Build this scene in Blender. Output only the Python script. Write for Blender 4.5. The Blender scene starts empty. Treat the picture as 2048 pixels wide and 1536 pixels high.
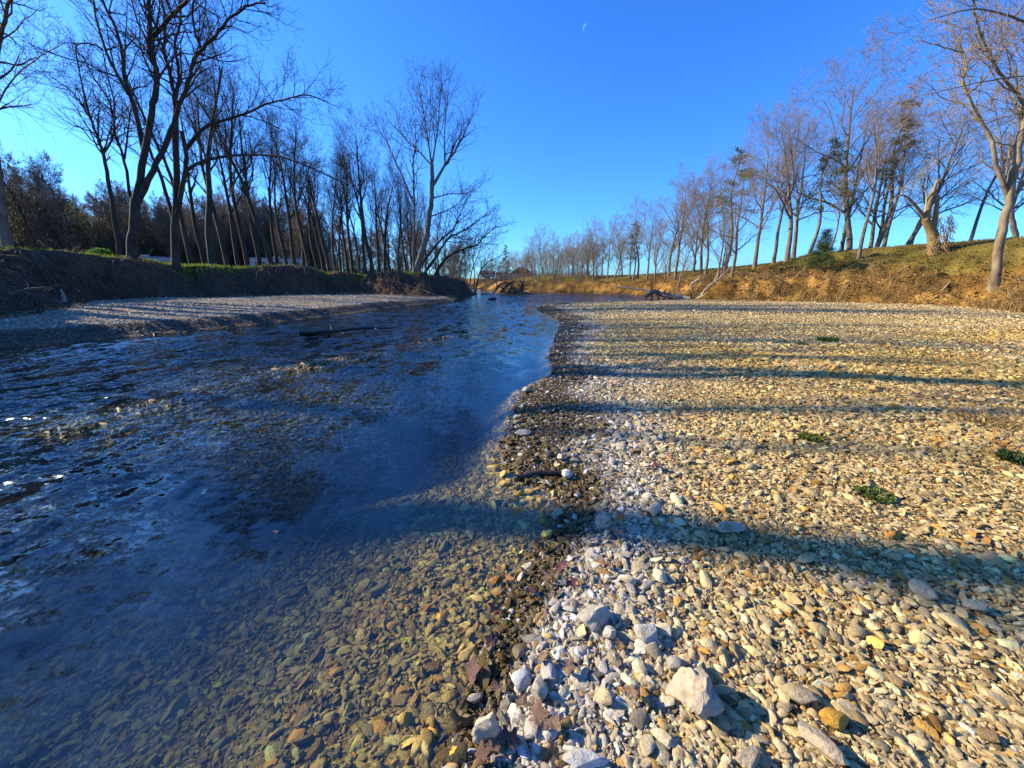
import bpy, bmesh, math, random
import numpy as np
from mathutils import Vector, Matrix, Euler

SC = bpy.context.scene
COL = SC.collection
R = math.radians
# ------------------------------------------------------------------ camera, sky, sun, exposure
F_PX = 769.0
PITCH = R(15.0)
CAM = np.array((0.0, 0.0, 1.65))
cam_data = bpy.data.cameras.new('camera')
cam_data.sensor_width = 36.0
cam_data.lens = 36.0 * F_PX / 2048.0
cam_data.clip_start = 0.05
cam_data.clip_end = 6000.0
cam = bpy.data.objects.new('camera', cam_data)
cam.location = CAM
cam.rotation_euler = (math.pi / 2 - PITCH, 0, 0)
COL.objects.link(cam)
SC.camera = cam

SUN_AZ, SUN_EL = R(77.0), R(26.0)          # azimuth to the left of the view direction
SUN_DIR = Vector((-math.sin(SUN_AZ) * math.cos(SUN_EL), math.cos(SUN_AZ) * math.cos(SUN_EL), math.sin(SUN_EL)))
world = bpy.data.worlds.new('World')
SC.world = world
world.use_nodes = True
wn = world.node_tree
wn.nodes.clear()
sky = wn.nodes.new('ShaderNodeTexSky')
sky.sky_type = 'NISHITA'
sky.sun_disc = False
sky.sun_elevation = SUN_EL
sky.sun_rotation = -SUN_AZ
sky.air_density = 1.0
sky.dust_density = 0.5
sky.ozone_density = 2.5
hs = wn.nodes.new('ShaderNodeHueSaturation')
hs.inputs['Saturation'].default_value = 1.15
bg = wn.nodes.new('ShaderNodeBackground')
bg.inputs['Strength'].default_value = 0.100
wo = wn.nodes.new('ShaderNodeOutputWorld')
wn.links.new(sky.outputs[0], hs.inputs['Color'])
tintn = wn.nodes.new('ShaderNodeMix')
tintn.data_type = 'RGBA'
tintn.blend_type = 'MULTIPLY'
_i = [s for s in tintn.inputs if s.enabled]
_i[0].default_value = 1.0
_i[2].default_value = (0.38, 0.86, 1.60, 1)
wn.links.new(hs.outputs[0], _i[1])
wn.links.new([s for s in tintn.outputs if s.enabled][0], bg.inputs['Color'])
wn.links.new(bg.outputs[0], wo.inputs['Surface'])

sun_data = bpy.data.lights.new('sun', 'SUN')
sun_data.energy = 5.0
sun_data.angle = R(0.5)
sun_data.color = (1.0, 0.86, 0.61)
sun = bpy.data.objects.new('sun', sun_data)
sun.rotation_euler = SUN_DIR.to_track_quat('Z', 'Y').to_euler()
sun.location = (-40, 10, 30)
COL.objects.link(sun)

SC.view_settings.view_transform = 'Standard'
SC.view_settings.look = 'None'
SC.view_settings.gamma = 1.0
SC.view_settings.exposure = 1.02
SC.cycles.max_bounces = 5
SC.cycles.diffuse_bounces = 2
SC.cycles.glossy_bounces = 3
SC.cycles.transparent_max_bounces = 8
SC.cycles.volume_bounces = 0
SC.cycles.caustics_reflective = False
SC.cycles.caustics_refractive = False
SC.cycles.sample_clamp_indirect = 4.0
SC.cycles.use_denoising = True

# ------------------------------------------------------------------ helpers
CP, SP = math.cos(PITCH), math.sin(PITCH)
def ray(px, py):
    u, v = (px - 1024.0) / F_PX, (768.0 - py) / F_PX
    return np.array((u, CP + v * SP, -SP + v * CP))
def at_z(px, py, z=0.0):
    d = ray(px, py)
    return CAM + d * ((z - CAM[2]) / d[2])
def at_y(px, py, y):
    d = ray(px, py)
    return CAM + d * (y / d[1])

def tag(o, label=None, cat=None, group=None, kind=None):
    if label: o['label'] = label
    if cat: o['category'] = cat
    if group: o['group'] = group
    if kind: o['kind'] = kind
    return o
def empty(name, loc=(0, 0, 0), rz=0.0):
    o = bpy.data.objects.new(name, None)
    o.location = loc
    o.rotation_euler = (0, 0, rz)
    o.empty_display_size = 0.2
    COL.objects.link(o)
    return o
def link(name, me, mat=None, parent=None):
    if mat is not None and not me.materials:
        me.materials.append(mat)
    o = bpy.data.objects.new(name, me)
    COL.objects.link(o)
    if parent is not None:
        o.parent = parent
    return o
def mesh_np(name, verts, faces, smooth=True):
    """faces: (N,3) or (N,4) int array"""
    verts = np.asarray(verts, dtype=np.float32).reshape(-1, 3)
    faces = np.asarray(faces, dtype=np.int32)
    k = faces.shape[1]
    me = bpy.data.meshes.new(name)
    me.vertices.add(len(verts))
    me.vertices.foreach_set('co', verts.ravel())
    me.loops.add(faces.size)
    me.loops.foreach_set('vertex_index', faces.ravel())
    me.polygons.add(len(faces))
    me.polygons.foreach_set('loop_start', np.arange(0, faces.size, k, dtype=np.int32))
    me.polygons.foreach_set('loop_total', np.full(len(faces), k, dtype=np.int32))
    me.polygons.foreach_set('use_smooth', np.full(len(faces), smooth))
    me.update(calc_edges=True)
    return me
def set_col(me, col, name='Col'):
    a = me.attributes.new(name, 'FLOAT_COLOR', 'POINT')
    c = np.ones((len(col), 4), dtype=np.float32)
    c[:, :3] = col
    a.data.foreach_set('color', c.ravel())

def vnoise(x, y, s=0):
    xi, yi = np.floor(x).astype(np.int64), np.floor(y).astype(np.int64)
    xf, yf = x - xi, y - yi
    xf, yf = xf * xf * (3 - 2 * xf), yf * yf * (3 - 2 * yf)
    def h(a, b):
        n = (a * 374761393 + b * 668265263 + s * 974711) & 0xffffffff
        n = ((n ^ (n >> 13)) * 1274126177) & 0xffffffff
        return ((n ^ (n >> 16)) & 0xffff) / 65535.0
    a = h(xi, yi) * (1 - xf) + h(xi + 1, yi) * xf
    b = h(xi, yi + 1) * (1 - xf) + h(xi + 1, yi + 1) * xf
    return a * (1 - yf) + b * yf
def fbm(x, y, octv=4, s=0):
    t, amp, tot = 0.0, 1.0, 0.0
    for i in range(octv):
        t = t + amp * vnoise(x * 2 ** i, y * 2 ** i, s + i * 7)
        tot += amp
        amp *= 0.5
    return t / tot
def smooth(a, b, x):
    t = np.clip((x - a) / (b - a), 0, 1)
    return t * t * (3 - 2 * t)
def poly_sd(x, y, poly):
    """signed distance to a closed polygon, positive inside"""
    x, y = np.asarray(x, float), np.asarray(y, float)
    best = np.full(x.shape, 1e18)
    ins = np.zeros(x.shape, bool)
    n = len(poly)
    for i in range(n):
        ax, ay = poly[i]
        bx, by = poly[(i + 1) % n]
        dx, dy = bx - ax, by - ay
        t = np.clip(((x - ax) * dx + (y - ay) * dy) / (dx * dx + dy * dy + 1e-12), 0, 1)
        best = np.minimum(best, (x - ax - t * dx) ** 2 + (y - ay - t * dy) ** 2)
        if ay != by:
            c = ((ay > y) != (by > y)) & (x < (bx - ax) * (y - ay) / (by - ay) + ax)
            ins ^= c
    d = np.sqrt(best)
    return np.where(ins, d, -d)
def line_d(x, y, pts):
    best = np.full(np.shape(x), 1e18)
    for (ax, ay), (bx, by) in zip(pts[:-1], pts[1:]):
        dx, dy = bx - ax, by - ay
        t = np.clip(((x - ax) * dx + (y - ay) * dy) / (dx * dx + dy * dy + 1e-12), 0, 1)
        best = np.minimum(best, (x - ax - t * dx) ** 2 + (y - ay - t * dy) ** 2)
    return np.sqrt(best)

# ------------------------------------------------------------------ the lie of the land
def pxl(lst, z=0.0):
    return [tuple(at_z(a, b, z)[:2]) for a, b in lst]
SHORE_R = [(-2.2, -40), (-0.9, -6), (-0.5, -1)] + pxl([
    (880, 1536), (940, 1380), (990, 1250), (1040, 1150), (1088, 1070), (1122, 1010), (1118, 978), (1050, 962),
    (1005, 925), (1015, 880), (1030, 840), (1035, 800), (1050, 780), (1090, 762), (1112, 745), (1098, 715),
    (1105, 690), (1118, 660), (1122, 642), (1078, 622), (1070, 615), (1120, 607), (1200, 603.5), (1300, 602), (1345, 600.5)])
SHORE_FAR = [(16.6, 39.5), (16.3, 45), (14, 54), (9.8, 62), (3, 64.5), (-3, 68), (-9, 90), (-18, 130), (-24, 130), (-15, 90), (-8.6, 66), (-6.2, 59), (-4.3, 52), (-4.5, 46), (-5.3, 39)]
SHORE_L = pxl([(905, 603.6), (880, 605.5), (800, 613), (700, 627), (550, 645), (400, 660), (200, 678), (0, 695)]) + [(-20, 2), (-25, -12), (-28, -40)]
RIVER = SHORE_R + SHORE_FAR + SHORE_L
BANK_R = [(34, -40), (29, -8), (26, 6)] + pxl([(2048, 626), (1900, 614), (1700, 606), (1500, 600.5), (1400, 598)], 0.28) + \
         [(16.9, 39.5), (16.6, 45), (14.3, 54), (10, 62.3), (3, 64.9), (-2.7, 68.3), (-8.7, 90), (-17.7, 130.4), (-24.3, 130.4), (-60, 400), (-60, 900), (900, 900), (900, -40)]
BANK_L = [(-34, -40), (-29, -12), (-23.5, 2), (-18.6, 9), (-17.6, 13.2), (-20.5, 17.5), (-24.4, 21.5), (-24.7, 24), (-23.4, 29),
          (-20.5, 35.5), (-17.5, 38.2), (-11, 38.4), (-8.6, 37.2), (-6.2, 40), (-4.9, 46), (-4.7, 52), (-6.6, 59.3), (-9.0, 66.3), (-15.3, 90), (-24.3, 130.4), (-60, 400), (-60, 900), (-600, 900), (-600, -40)]
SHOAL = pxl([(150, 850), (250, 820), (420, 775), (520, 752), (600, 733), (690, 713), (760, 700), (900, 672)])
SHOAL_TOP = pxl([(595, 735), (640, 727), (690, 713)])

def ground(x, y, full=False):
    x, y = np.atleast_1d(np.asarray(x, float)), np.atleast_1d(np.asarray(y, float))
    w = poly_sd(x, y, RIVER)
    bl = poly_sd(x, y, BANK_L)
    br = poly_sd(x, y, BANK_R)
    n1 = fbm(x * 0.35, y * 0.35, 4, 3) - 0.5
    n2 = fbm(x * 1.7, y * 1.7, 3, 11) - 0.5
    leftside = x < -0.12 * np.clip(y, 0, 60) - 1.0
    leftside = leftside & (bl > -16) & (x < -3.5)
    # bed
    dl = np.sqrt(np.maximum(w, 0))
    zb = -0.05 * smooth(0, .5, w) - 0.80 * (1 - np.exp(-np.maximum(w - 0.6, 0) / 2.6)) + n1 * 0.22 * smooth(0.3, 2.5, w) + n2 * 0.05 * smooth(0.05, 0.6, w)
    zb = zb - 0.30 * smooth(2.7, 3.6, y) * smooth(0.02, 0.6, w)
    zb = np.minimum(zb, -0.012 - 0.02 * smooth(0, 0.4, w))
    sd = line_d(x, y, SHOAL)
    zb = np.maximum(zb, -0.035 - 0.13 * np.maximum(sd - 0.12, 0) + n2 * 0.05)
    st = line_d(x, y, SHOAL_TOP)
    zb = np.maximum(zb, 0.022 - 0.12 * st + n2 * 0.05)
    for (qx, qy), rad, top in ((pxl([(565, 795)])[0], 1.5, -0.10), (pxl([(545, 728)])[0], 2.0, -0.08), (pxl([(450, 690)])[0], 3.0, -0.16), (pxl([(860, 660)])[0], 2.8, -0.10)):
        q = np.hypot(x - qx, (y - qy) * 0.8) / rad
        zb = np.maximum(zb, top - 0.30 * np.maximum(q - 0.5, 0) ** 1.5 + n2 * 0.04)
    q = np.hypot((x - 0.4) / 3.2, (y - 52) / 4.5)                        # low bar with drift under the far bank
    zb = np.maximum(zb, 0.42 - 0.55 * q ** 1.5 + n2 * 0.15)
    # right bar
    d = np.maximum(-w, 0)
    zr = 0.012 + 0.055 * smooth(0, 0.5, d) + 0.13 * smooth(0.3, 5.0, d) + 0.12 * smooth(3, 16, d) + n2 * 0.035 * smooth(0, 0.8, d) + n1 * 0.10 * smooth(0.5, 4, d)
    # left bar with a cut face at the water
    zl = 0.33 * smooth(0, 1.1, d) * (0.55 + 0.45 * smooth(34, 24, y)) + 0.22 * smooth(0.8, 9, d) + n2 * 0.05 * smooth(0, 0.8, d) + n1 * 0.12 * smooth(1, 3, d)
    z = np.where(w > 0, zb, np.where(leftside, zl, zr))
    # left bank
    hl = np.interp(y, [-40, 8, 14, 22, 30, 38, 42, 48, 60, 90], [3.5, 3.5, 3.45, 3.2, 2.95, 2.75, 2.3, 1.95, 2.0, 2.4]) + n1 * 0.8 * smooth(5, 1.5, bl)
    n5 = fbm(x * 0.8 + y * 0.3, y * 0.8, 3, 87) - 0.5
    db = np.maximum(bl + (n1 * 2.4 + n5 * 1.8) * smooth(-.2, 1.2, bl) + n2 * 0.9, 0) * (bl > 0)
    face = smooth(0, 2.1, db) * 0.72 + smooth(1.3, 2.2, db) * 0.28
    zbl = np.where(bl > 0, z + (hl - z) * face, z)
    inl = np.maximum(bl - 2.5, 0)
    zbl = zbl + np.where(bl > 2.5, 0.10 * n1 * 2 + 0.006 * np.minimum(inl, 120), 0)
    z = np.where(bl > 0, zbl, z)
    # right bank
    hr = np.interp(y, [-40, 10, 20, 32, 42, 56, 66, 90, 900], [4.9, 4.7, 4.5, 4.35, 3.5, 3.05, 2.7, 2.6, 2.6])
    z0 = 0.30
    low = np.interp(y, [-40, 20, 30, 45, 66], [0.55, 0.7, 1.15, 1.2, 1.1])
    dr = np.maximum(br + (n1 * 1.2 + n2 * 0.7) * smooth(0, 1.5, br), 0) * (br > 0)
    prof = low * smooth(0, 2.4, dr) + (hr - z0 - low) * smooth(0.6, 11.5, dr) + (n2 * 0.6 + n1 * 0.4) * smooth(0.2, 1.5, br) * smooth(11, 5, br)
    zbr = np.maximum(np.where(w > 0, 0, np.minimum(z, z0)), 0.0) + prof - 0.004 * np.clip(br - 12, 0, 60)
    z = np.where(br > 0, zbr, z)
    if full:
        return z, w, bl, br, leftside, n1, n2
    return z
def gz(x, y):
    return float(ground(x, y)[0])
def on_ground(px, dist):
    """a point on the land in the direction of a picture column at forward distance dist"""
    u = (px - 1024.0) / F_PX
    x, y = u * dist, dist * 1.02
    return np.array((x, y, gz(x, y)))

# ------------------------------------------------------------------ materials
def mat(name):
    m = bpy.data.materials.new(name)
    m.use_nodes = True
    nt = m.node_tree
    nt.nodes.clear()
    out = nt.nodes.new('ShaderNodeOutputMaterial')
    return m, nt, out
def N(nt, t, **kw):
    n = nt.nodes.new(t)
    for k, v in kw.items():
        if k in n.inputs: n.inputs[k].default_value = v
        else: setattr(n, k, v)
    return n
def mixc(nt, fac, a, b, mode='MIX'):
    m = nt.nodes.new('ShaderNodeMix')
    m.data_type = 'RGBA'
    m.blend_type = mode
    for sock, val in ((m.inputs['Factor'], fac), (m.inputs['A'], a), (m.inputs['B'], b)):
        pass
    ins = [s for s in m.inputs if s.enabled]
    f, A, B = ins[0], ins[1], ins[2]
    for sock, val in ((f, fac), (A, a), (B, b)):
        if hasattr(val, 'links') or isinstance(val, bpy.types.NodeSocket):
            nt.links.new(val, sock)
        elif isinstance(val, (int, float)):
            sock.default_value = val
        else:
            sock.default_value = (*val, 1.0)
    return [s for s in m.outputs if s.enabled][0]
def ramp(nt, src, stops):
    r = nt.nodes.new('ShaderNodeValToRGB')
    e = r.color_ramp.elements
    while len(e) < len(stops): e.new(0.5)
    for i, (p, c) in enumerate(stops):
        e[i].position = p
        e[i].color = (*c, 1) if not isinstance(c, (int, float)) else (c, c, c, 1)
    nt.links.new(src, r.inputs[0])
    return r.outputs[0]
def simple(name, c1, c2, scale=6.0, rough=0.85, bump=0.3, bump_scale=None, stretch=(1, 1, 1), attr=None, spec=0.3, bdist=0.02):
    m, nt, out = mat(name)
    bs = N(nt, 'ShaderNodeBsdfPrincipled', Roughness=rough)
    bs.inputs['Specular IOR Level'].default_value = spec
    tc = N(nt, 'ShaderNodeTexCoord')
    mp = N(nt, 'ShaderNodeMapping', Scale=stretch)
    nt.links.new(tc.outputs['Object'], mp.inputs[0])
    nz = N(nt, 'ShaderNodeTexNoise', Scale=scale, Detail=5.0, Roughness=0.65)
    nt.links.new(mp.outputs[0], nz.inputs['Vector'])
    c = ramp(nt, nz.outputs['Fac'], [(0.32, c1), (0.68, c2)])
    if attr:
        at = N(nt, 'ShaderNodeAttribute', attribute_name=attr)
        c = mixc(nt, 1.0, at.outputs['Color'], c, 'MULTIPLY')
    nt.links.new(c, bs.inputs['Base Color'])
    if bump:
        nb = N(nt, 'ShaderNodeTexNoise', Scale=bump_scale or scale * 3, Detail=4.0)
        nt.links.new(mp.outputs[0], nb.inputs['Vector'])
        b = N(nt, 'ShaderNodeBump', Strength=bump, Distance=bdist)
        nt.links.new(nb.outputs['Fac'], b.inputs['Height'])
        nt.links.new(b.outputs[0], bs.inputs['Normal'])
    nt.links.new(bs.outputs[0], out.inputs['Surface'])
    return m

def stone_material():
    m, nt, out = mat('stone')
    bs = N(nt, 'ShaderNodeBsdfPrincipled')
    at = N(nt, 'ShaderNodeAttribute', attribute_name='col', attribute_type='INSTANCER')
    wt = N(nt, 'ShaderNodeAttribute', attribute_name='wet', attribute_type='INSTANCER')
    tc = N(nt, 'ShaderNodeTexCoord')
    oi = N(nt, 'ShaderNodeObjectInfo')
    add = N(nt, 'ShaderNodeVectorMath', operation='ADD')
    cmb = N(nt, 'ShaderNodeCombineXYZ')
    mul = N(nt, 'ShaderNodeMath', operation='MULTIPLY')
    mul.inputs[1].default_value = 40.0
    nt.links.new(oi.outputs['Random'], mul.inputs[0])
    nt.links.new(mul.outputs[0], cmb.inputs[0])
    nt.links.new(mul.outputs[0], cmb.inputs[1])
    nt.links.new(tc.outputs['Object'], add.inputs[0])
    nt.links.new(cmb.outputs[0], add.inputs[1])
    n1 = N(nt, 'ShaderNodeTexNoise', Scale=1.6, Detail=6.0, Roughness=0.65)
    n2 = N(nt, 'ShaderNodeTexNoise', Scale=7.0, Detail=5.0, Roughness=0.7)
    nt.links.new(add.outputs[0], n1.inputs['Vector'])
    nt.links.new(add.outputs[0], n2.inputs['Vector'])
    tint = ramp(nt, n1.outputs['Fac'], [(0.28, (0.62, 0.52, 0.38)), (0.5, (0.98, 0.96, 0.93)), (0.75, (1.15, 1.14, 1.12))])
    c = mixc(nt, 1.0, at.outputs['Color'], tint, 'MULTIPLY')
    pit = ramp(nt, n2.outputs['Fac'], [(0.30, (0.55, 0.5, 0.42)), (0.46, (1, 1, 1))])
    c = mixc(nt, 0.8, c, pit, 'MULTIPLY')
    nt.links.new(c, bs.inputs['Base Color'])
    rr = N(nt, 'ShaderNodeMapRange')
    rr.inputs['To Min'].default_value = 0.88
    rr.inputs['To Max'].default_value = 0.22
    nt.links.new(wt.outputs['Fac'], rr.inputs['Value'])
    nt.links.new(rr.outputs[0], bs.inputs['Roughness'])
    bs.inputs['Specular IOR Level'].default_value = 0.35
    b = N(nt, 'ShaderNodeBump', Strength=0.45, Distance=0.12)
    nt.links.new(n2.outputs['Fac'], b.inputs['Height'])
    nt.links.new(b.outputs[0], bs.inputs['Normal'])
    nt.links.new(bs.outputs[0], out.inputs['Surface'])
    return m
M_STONE = stone_material()

def gravel_ground():
    m, nt, out = mat('gravel_ground')
    bs = N(nt, 'ShaderNodeBsdfPrincipled', Roughness=0.9)
    bs.inputs['Specular IOR Level'].default_value = 0.2
    at = N(nt, 'ShaderNodeAttribute', attribute_name='Col')
    geo = N(nt, 'ShaderNodeNewGeometry')
    vo = N(nt, 'ShaderNodeTexVoronoi', Scale=17.0)
    v2 = N(nt, 'ShaderNodeTexVoronoi', Scale=5.0)
    nz = N(nt, 'ShaderNodeTexNoise', Scale=0.9, Detail=6.0, Roughness=0.7)
    for n in (vo, v2, nz): nt.links.new(geo.outputs['Position'], n.inputs['Vector'])
    sep = N(nt, 'ShaderNodeSeparateColor')
    nt.links.new(vo.outputs['Color'], sep.inputs[0])
    c = mixc(nt, 1.0, at.outputs['Color'], ramp(nt, sep.outputs[0], [(0, (0.5, 0.45, 0.38)), (0.5, (0.95, 0.93, 0.9)), (1, (1.25, 1.22, 1.15))]), 'MULTIPLY')
    c = mixc(nt, 1.0, c, ramp(nt, nz.outputs['Fac'], [(0.3, (0.78, 0.76, 0.72)), (0.7, (1.08, 1.06, 1.03))]), 'MULTIPLY')
    edge = ramp(nt, vo.outputs['Distance'], [(0.25, (1, 1, 1)), (0.75, (0.35, 0.3, 0.25))])
    c = mixc(nt, 0.8, c, edge, 'MULTIPLY')
    nt.links.new(c, bs.inputs['Base Color'])
    b = N(nt, 'ShaderNodeBump', Strength=0.9, Distance=0.04, invert=True)
    nt.links.new(vo.outputs['Distance'], b.inputs['Height'])
    b2 = N(nt, 'ShaderNodeBump', Strength=0.6, Distance=0.09, invert=True)
    nt.links.new(v2.outputs['Distance'], b2.inputs['Height'])
    nt.links.new(b.outputs[0], b2.inputs['Normal'])
    nt.links.new(b2.outputs[0], bs.inputs['Normal'])
    nt.links.new(bs.outputs[0], out.inputs['Surface'])
    return m
def earth_ground():
    m, nt, out = mat('earth_ground')
    bs = N(nt, 'ShaderNodeBsdfPrincipled', Roughness=0.95)
    bs.inputs['Specular IOR Level'].default_value = 0.1
    at = N(nt, 'ShaderNodeAttribute', attribute_name='Col')
    geo = N(nt, 'ShaderNodeNewGeometry')
    nz = N(nt, 'ShaderNodeTexNoise', Scale=1.1, Detail=8.0, Roughness=0.72)
    n2 = N(nt, 'ShaderNodeTexNoise', Scale=9.0, Detail=6.0, Roughness=0.7)
    for n in (nz, n2): nt.links.new(geo.outputs['Position'], n.inputs['Vector'])
    c = mixc(nt, 1.0, at.outputs['Color'], ramp(nt, nz.outputs['Fac'], [(0.3, (0.6, 0.58, 0.55)), (0.7, (1.3, 1.25, 1.15))]), 'MULTIPLY')
    c = mixc(nt, 1.0, c, ramp(nt, n2.outputs['Fac'], [(0.35, (0.6, 0.6, 0.6)), (0.65, (1.25, 1.25, 1.25))]), 'MULTIPLY')
    nt.links.new(c, bs.inputs['Base Color'])
    b = N(nt, 'ShaderNodeBump', Strength=0.8, Distance=0.12)
    nt.links.new(n2.outputs['Fac'], b.inputs['Height'])
    nt.links.new(b.outputs[0], bs.inputs['Normal'])
    nt.links.new(bs.outputs[0], out.inputs['Surface'])
    return m
M_GRAVEL, M_EARTH = gravel_ground(), earth_ground()

def water_material():
    m, nt, out = mat('river_water')
    geo = N(nt, 'ShaderNodeNewGeometry')
    rip = N(nt, 'ShaderNodeAttribute', attribute_name='ripple')
    mp = N(nt, 'ShaderNodeMapping')
    mp.inputs['Rotation'].default_value = (0, 0, R(-22))
    mp.inputs['Scale'].default_value = (1.0, 0.42, 1.0)
    mp2 = N(nt, 'ShaderNodeMapping')
    mp2.inputs['Rotation'].default_value = (0, 0, R(38))
    mp2.inputs['Scale'].default_value = (0.45, 1.3, 1.0)
    nt.links.new(geo.outputs['Position'], mp.inputs[0])
    nt.links.new(geo.outputs['Position'], mp2.inputs[0])
    a = N(nt, 'ShaderNodeTexNoise', Scale=3.2, Detail=3.0, Roughness=0.55, Distortion=0.6)
    b = N(nt, 'ShaderNodeTexNoise', Scale=9.0, Detail=3.0, Roughness=0.6, Distortion=0.4)
    c = N(nt, 'ShaderNodeTexNoise', Scale=30.0, Detail=2.0)
    nt.links.new(mp.outputs[0], a.inputs['Vector'])
    nt.links.new(mp2.outputs[0], b.inputs['Vector'])
    nt.links.new(mp.outputs[0], c.inputs['Vector'])
    def slope(src, k):
        sub = N(nt, 'ShaderNodeVectorMath', operation='SUBTRACT')
        sub.inputs[1].default_value = (0.5, 0.5, 0.5)
        nt.links.new(src, sub.inputs[0])
        ml = N(nt, 'ShaderNodeVectorMath', operation='MULTIPLY')
        ml.inputs[1].default_value = (k[0], k[1], 0.0)
        nt.links.new(sub.outputs[0], ml.inputs[0])
        return ml.outputs[0]
    def vadd(p, q):
        v = N(nt, 'ShaderNodeVectorMath', operation='ADD')
        nt.links.new(p, v.inputs[0])
        nt.links.new(q, v.inputs[1])
        return v.outputs[0]
    sl = vadd(vadd(slope(a.outputs['Color'], (1.55, 1.15)), slope(b.outputs['Color'], (1.0, 1.0))), slope(c.outputs['Color'], (0.45, 0.45)))
    sc_ = N(nt, 'ShaderNodeVectorMath', operation='SCALE')
    nt.links.new(sl, sc_.inputs[0])
    nt.links.new(rip.outputs['Fac'], sc_.inputs['Scale'])
    nrm = N(nt, 'ShaderNodeVectorMath', operation='NORMALIZE')
    nt.links.new(vadd(sc_.outputs[0], geo.outputs['Normal']), nrm.inputs[0])
    n = nrm.outputs[0]
    fr = N(nt, 'ShaderNodeFresnel')
    io = N(nt, 'ShaderNodeMapRange')            # same reflectance seen from above and from below: the sheet does not bend the light
    io.inputs['To Min'].default_value = 1.7
    io.inputs['To Max'].default_value = 1 / 1.7
    nt.links.new(geo.outputs['Backfacing'], io.inputs['Value'])
    nt.links.new(io.outputs[0], fr.inputs['IOR'])
    nt.links.new(n, fr.inputs['Normal'])
    gl = N(nt, 'ShaderNodeBsdfGlossy', Roughness=0.09)
    nt.links.new(n, gl.inputs['Normal'])
    tr = N(nt, 'ShaderNodeBsdfTransparent')
    tr.inputs[0].default_value = (0.86, 0.90, 0.82, 1)
    mx = N(nt, 'ShaderNodeMixShader')
    nt.links.new(fr.outputs[0], mx.inputs[0])
    nt.links.new(tr.outputs[0], mx.inputs[1])
    nt.links.new(gl.outputs[0], mx.inputs[2])
    nt.links.new(mx.outputs[0], out.inputs['Surface'])
    va = N(nt, 'ShaderNodeVolumeAbsorption', Density=3.8)
    va.inputs['Color'].default_value = (0.46, 0.54, 0.54, 1)
    nt.links.new(va.outputs[0], out.inputs['Volume'])
    return m
M_WATER = water_material()
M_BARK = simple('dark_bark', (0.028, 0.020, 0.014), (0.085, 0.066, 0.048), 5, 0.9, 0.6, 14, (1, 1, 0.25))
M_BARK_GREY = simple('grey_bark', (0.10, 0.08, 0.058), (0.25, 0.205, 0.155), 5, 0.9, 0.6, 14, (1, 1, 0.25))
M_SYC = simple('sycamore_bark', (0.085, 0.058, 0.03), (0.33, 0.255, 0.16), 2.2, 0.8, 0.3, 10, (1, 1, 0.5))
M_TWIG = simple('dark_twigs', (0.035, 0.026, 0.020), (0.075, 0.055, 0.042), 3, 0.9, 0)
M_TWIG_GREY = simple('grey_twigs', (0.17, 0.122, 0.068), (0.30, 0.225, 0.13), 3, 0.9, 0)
M_DRIFT = simple('bleached_wood', (0.22, 0.18, 0.13), (0.55, 0.48, 0.37), 4, 0.85, 0.4, 16, (1, 1, 0.3))
M_WETWOOD = simple('wet_dark_wood', (0.012, 0.010, 0.008), (0.04, 0.03, 0.022), 6, 0.35, 0.5, 16)
M_LEAFLIT = simple('plant_matter', (0.75, 0.75, 0.75), (1.2, 1.2, 1.2), 2, 0.85, 0, attr='Col')
def thin_leaf(m):
    nt = m.node_tree
    bs = [n for n in nt.nodes if n.type == 'BSDF_PRINCIPLED'][0]
    out = [n for n in nt.nodes if n.type == 'OUTPUT_MATERIAL'][0]
    tl = N(nt, 'ShaderNodeBsdfTranslucent')
    nt.links.new(bs.inputs['Base Color'].links[0].from_socket, tl.inputs['Color'])
    mx = N(nt, 'ShaderNodeMixShader')
    mx.inputs[0].default_value = 0.35
    nt.links.new(bs.outputs[0], mx.inputs[1])
    nt.links.new(tl.outputs[0], mx.inputs[2])
    nt.links.new(mx.outputs[0], out.inputs['Surface'])
thin_leaf(M_LEAFLIT)

# ------------------------------------------------------------------ terrain sheet, cut into the pieces of the setting
def radii():
    r = [0.25]
    while r[-1] < 700:
        x = r[-1]
        k = 1.022 if x < 9 else (1.0075 if x < 46 else (1.02 if x < 90 else 1.08))
        r.append(x * k)
    return np.array(r)
def polar_grid(rr, az):
    rg, ag = np.meshgrid(rr, az, indexing='ij')
    x, y = rg * np.sin(ag), rg * np.cos(ag)
    nr, na = len(rr), len(az)
    i, j = np.meshgrid(np.arange(nr - 1), np.arange(na - 1), indexing='ij')
    a = (i * na + j).ravel()
    quads = np.stack([a, a + 1, a + na + 1, a + na], 1)
    return x.ravel(), y.ravel(), quads
az = R(1) * np.concatenate([np.arange(-180, -72, 3.0), np.arange(-72, 72, 0.33), np.arange(72, 180.1, 3.0)])
gx, gy, gq = polar_grid(radii(), az)
Z, W, BL, BR, LS, N1, N2 = ground(gx, gy, True)

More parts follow.
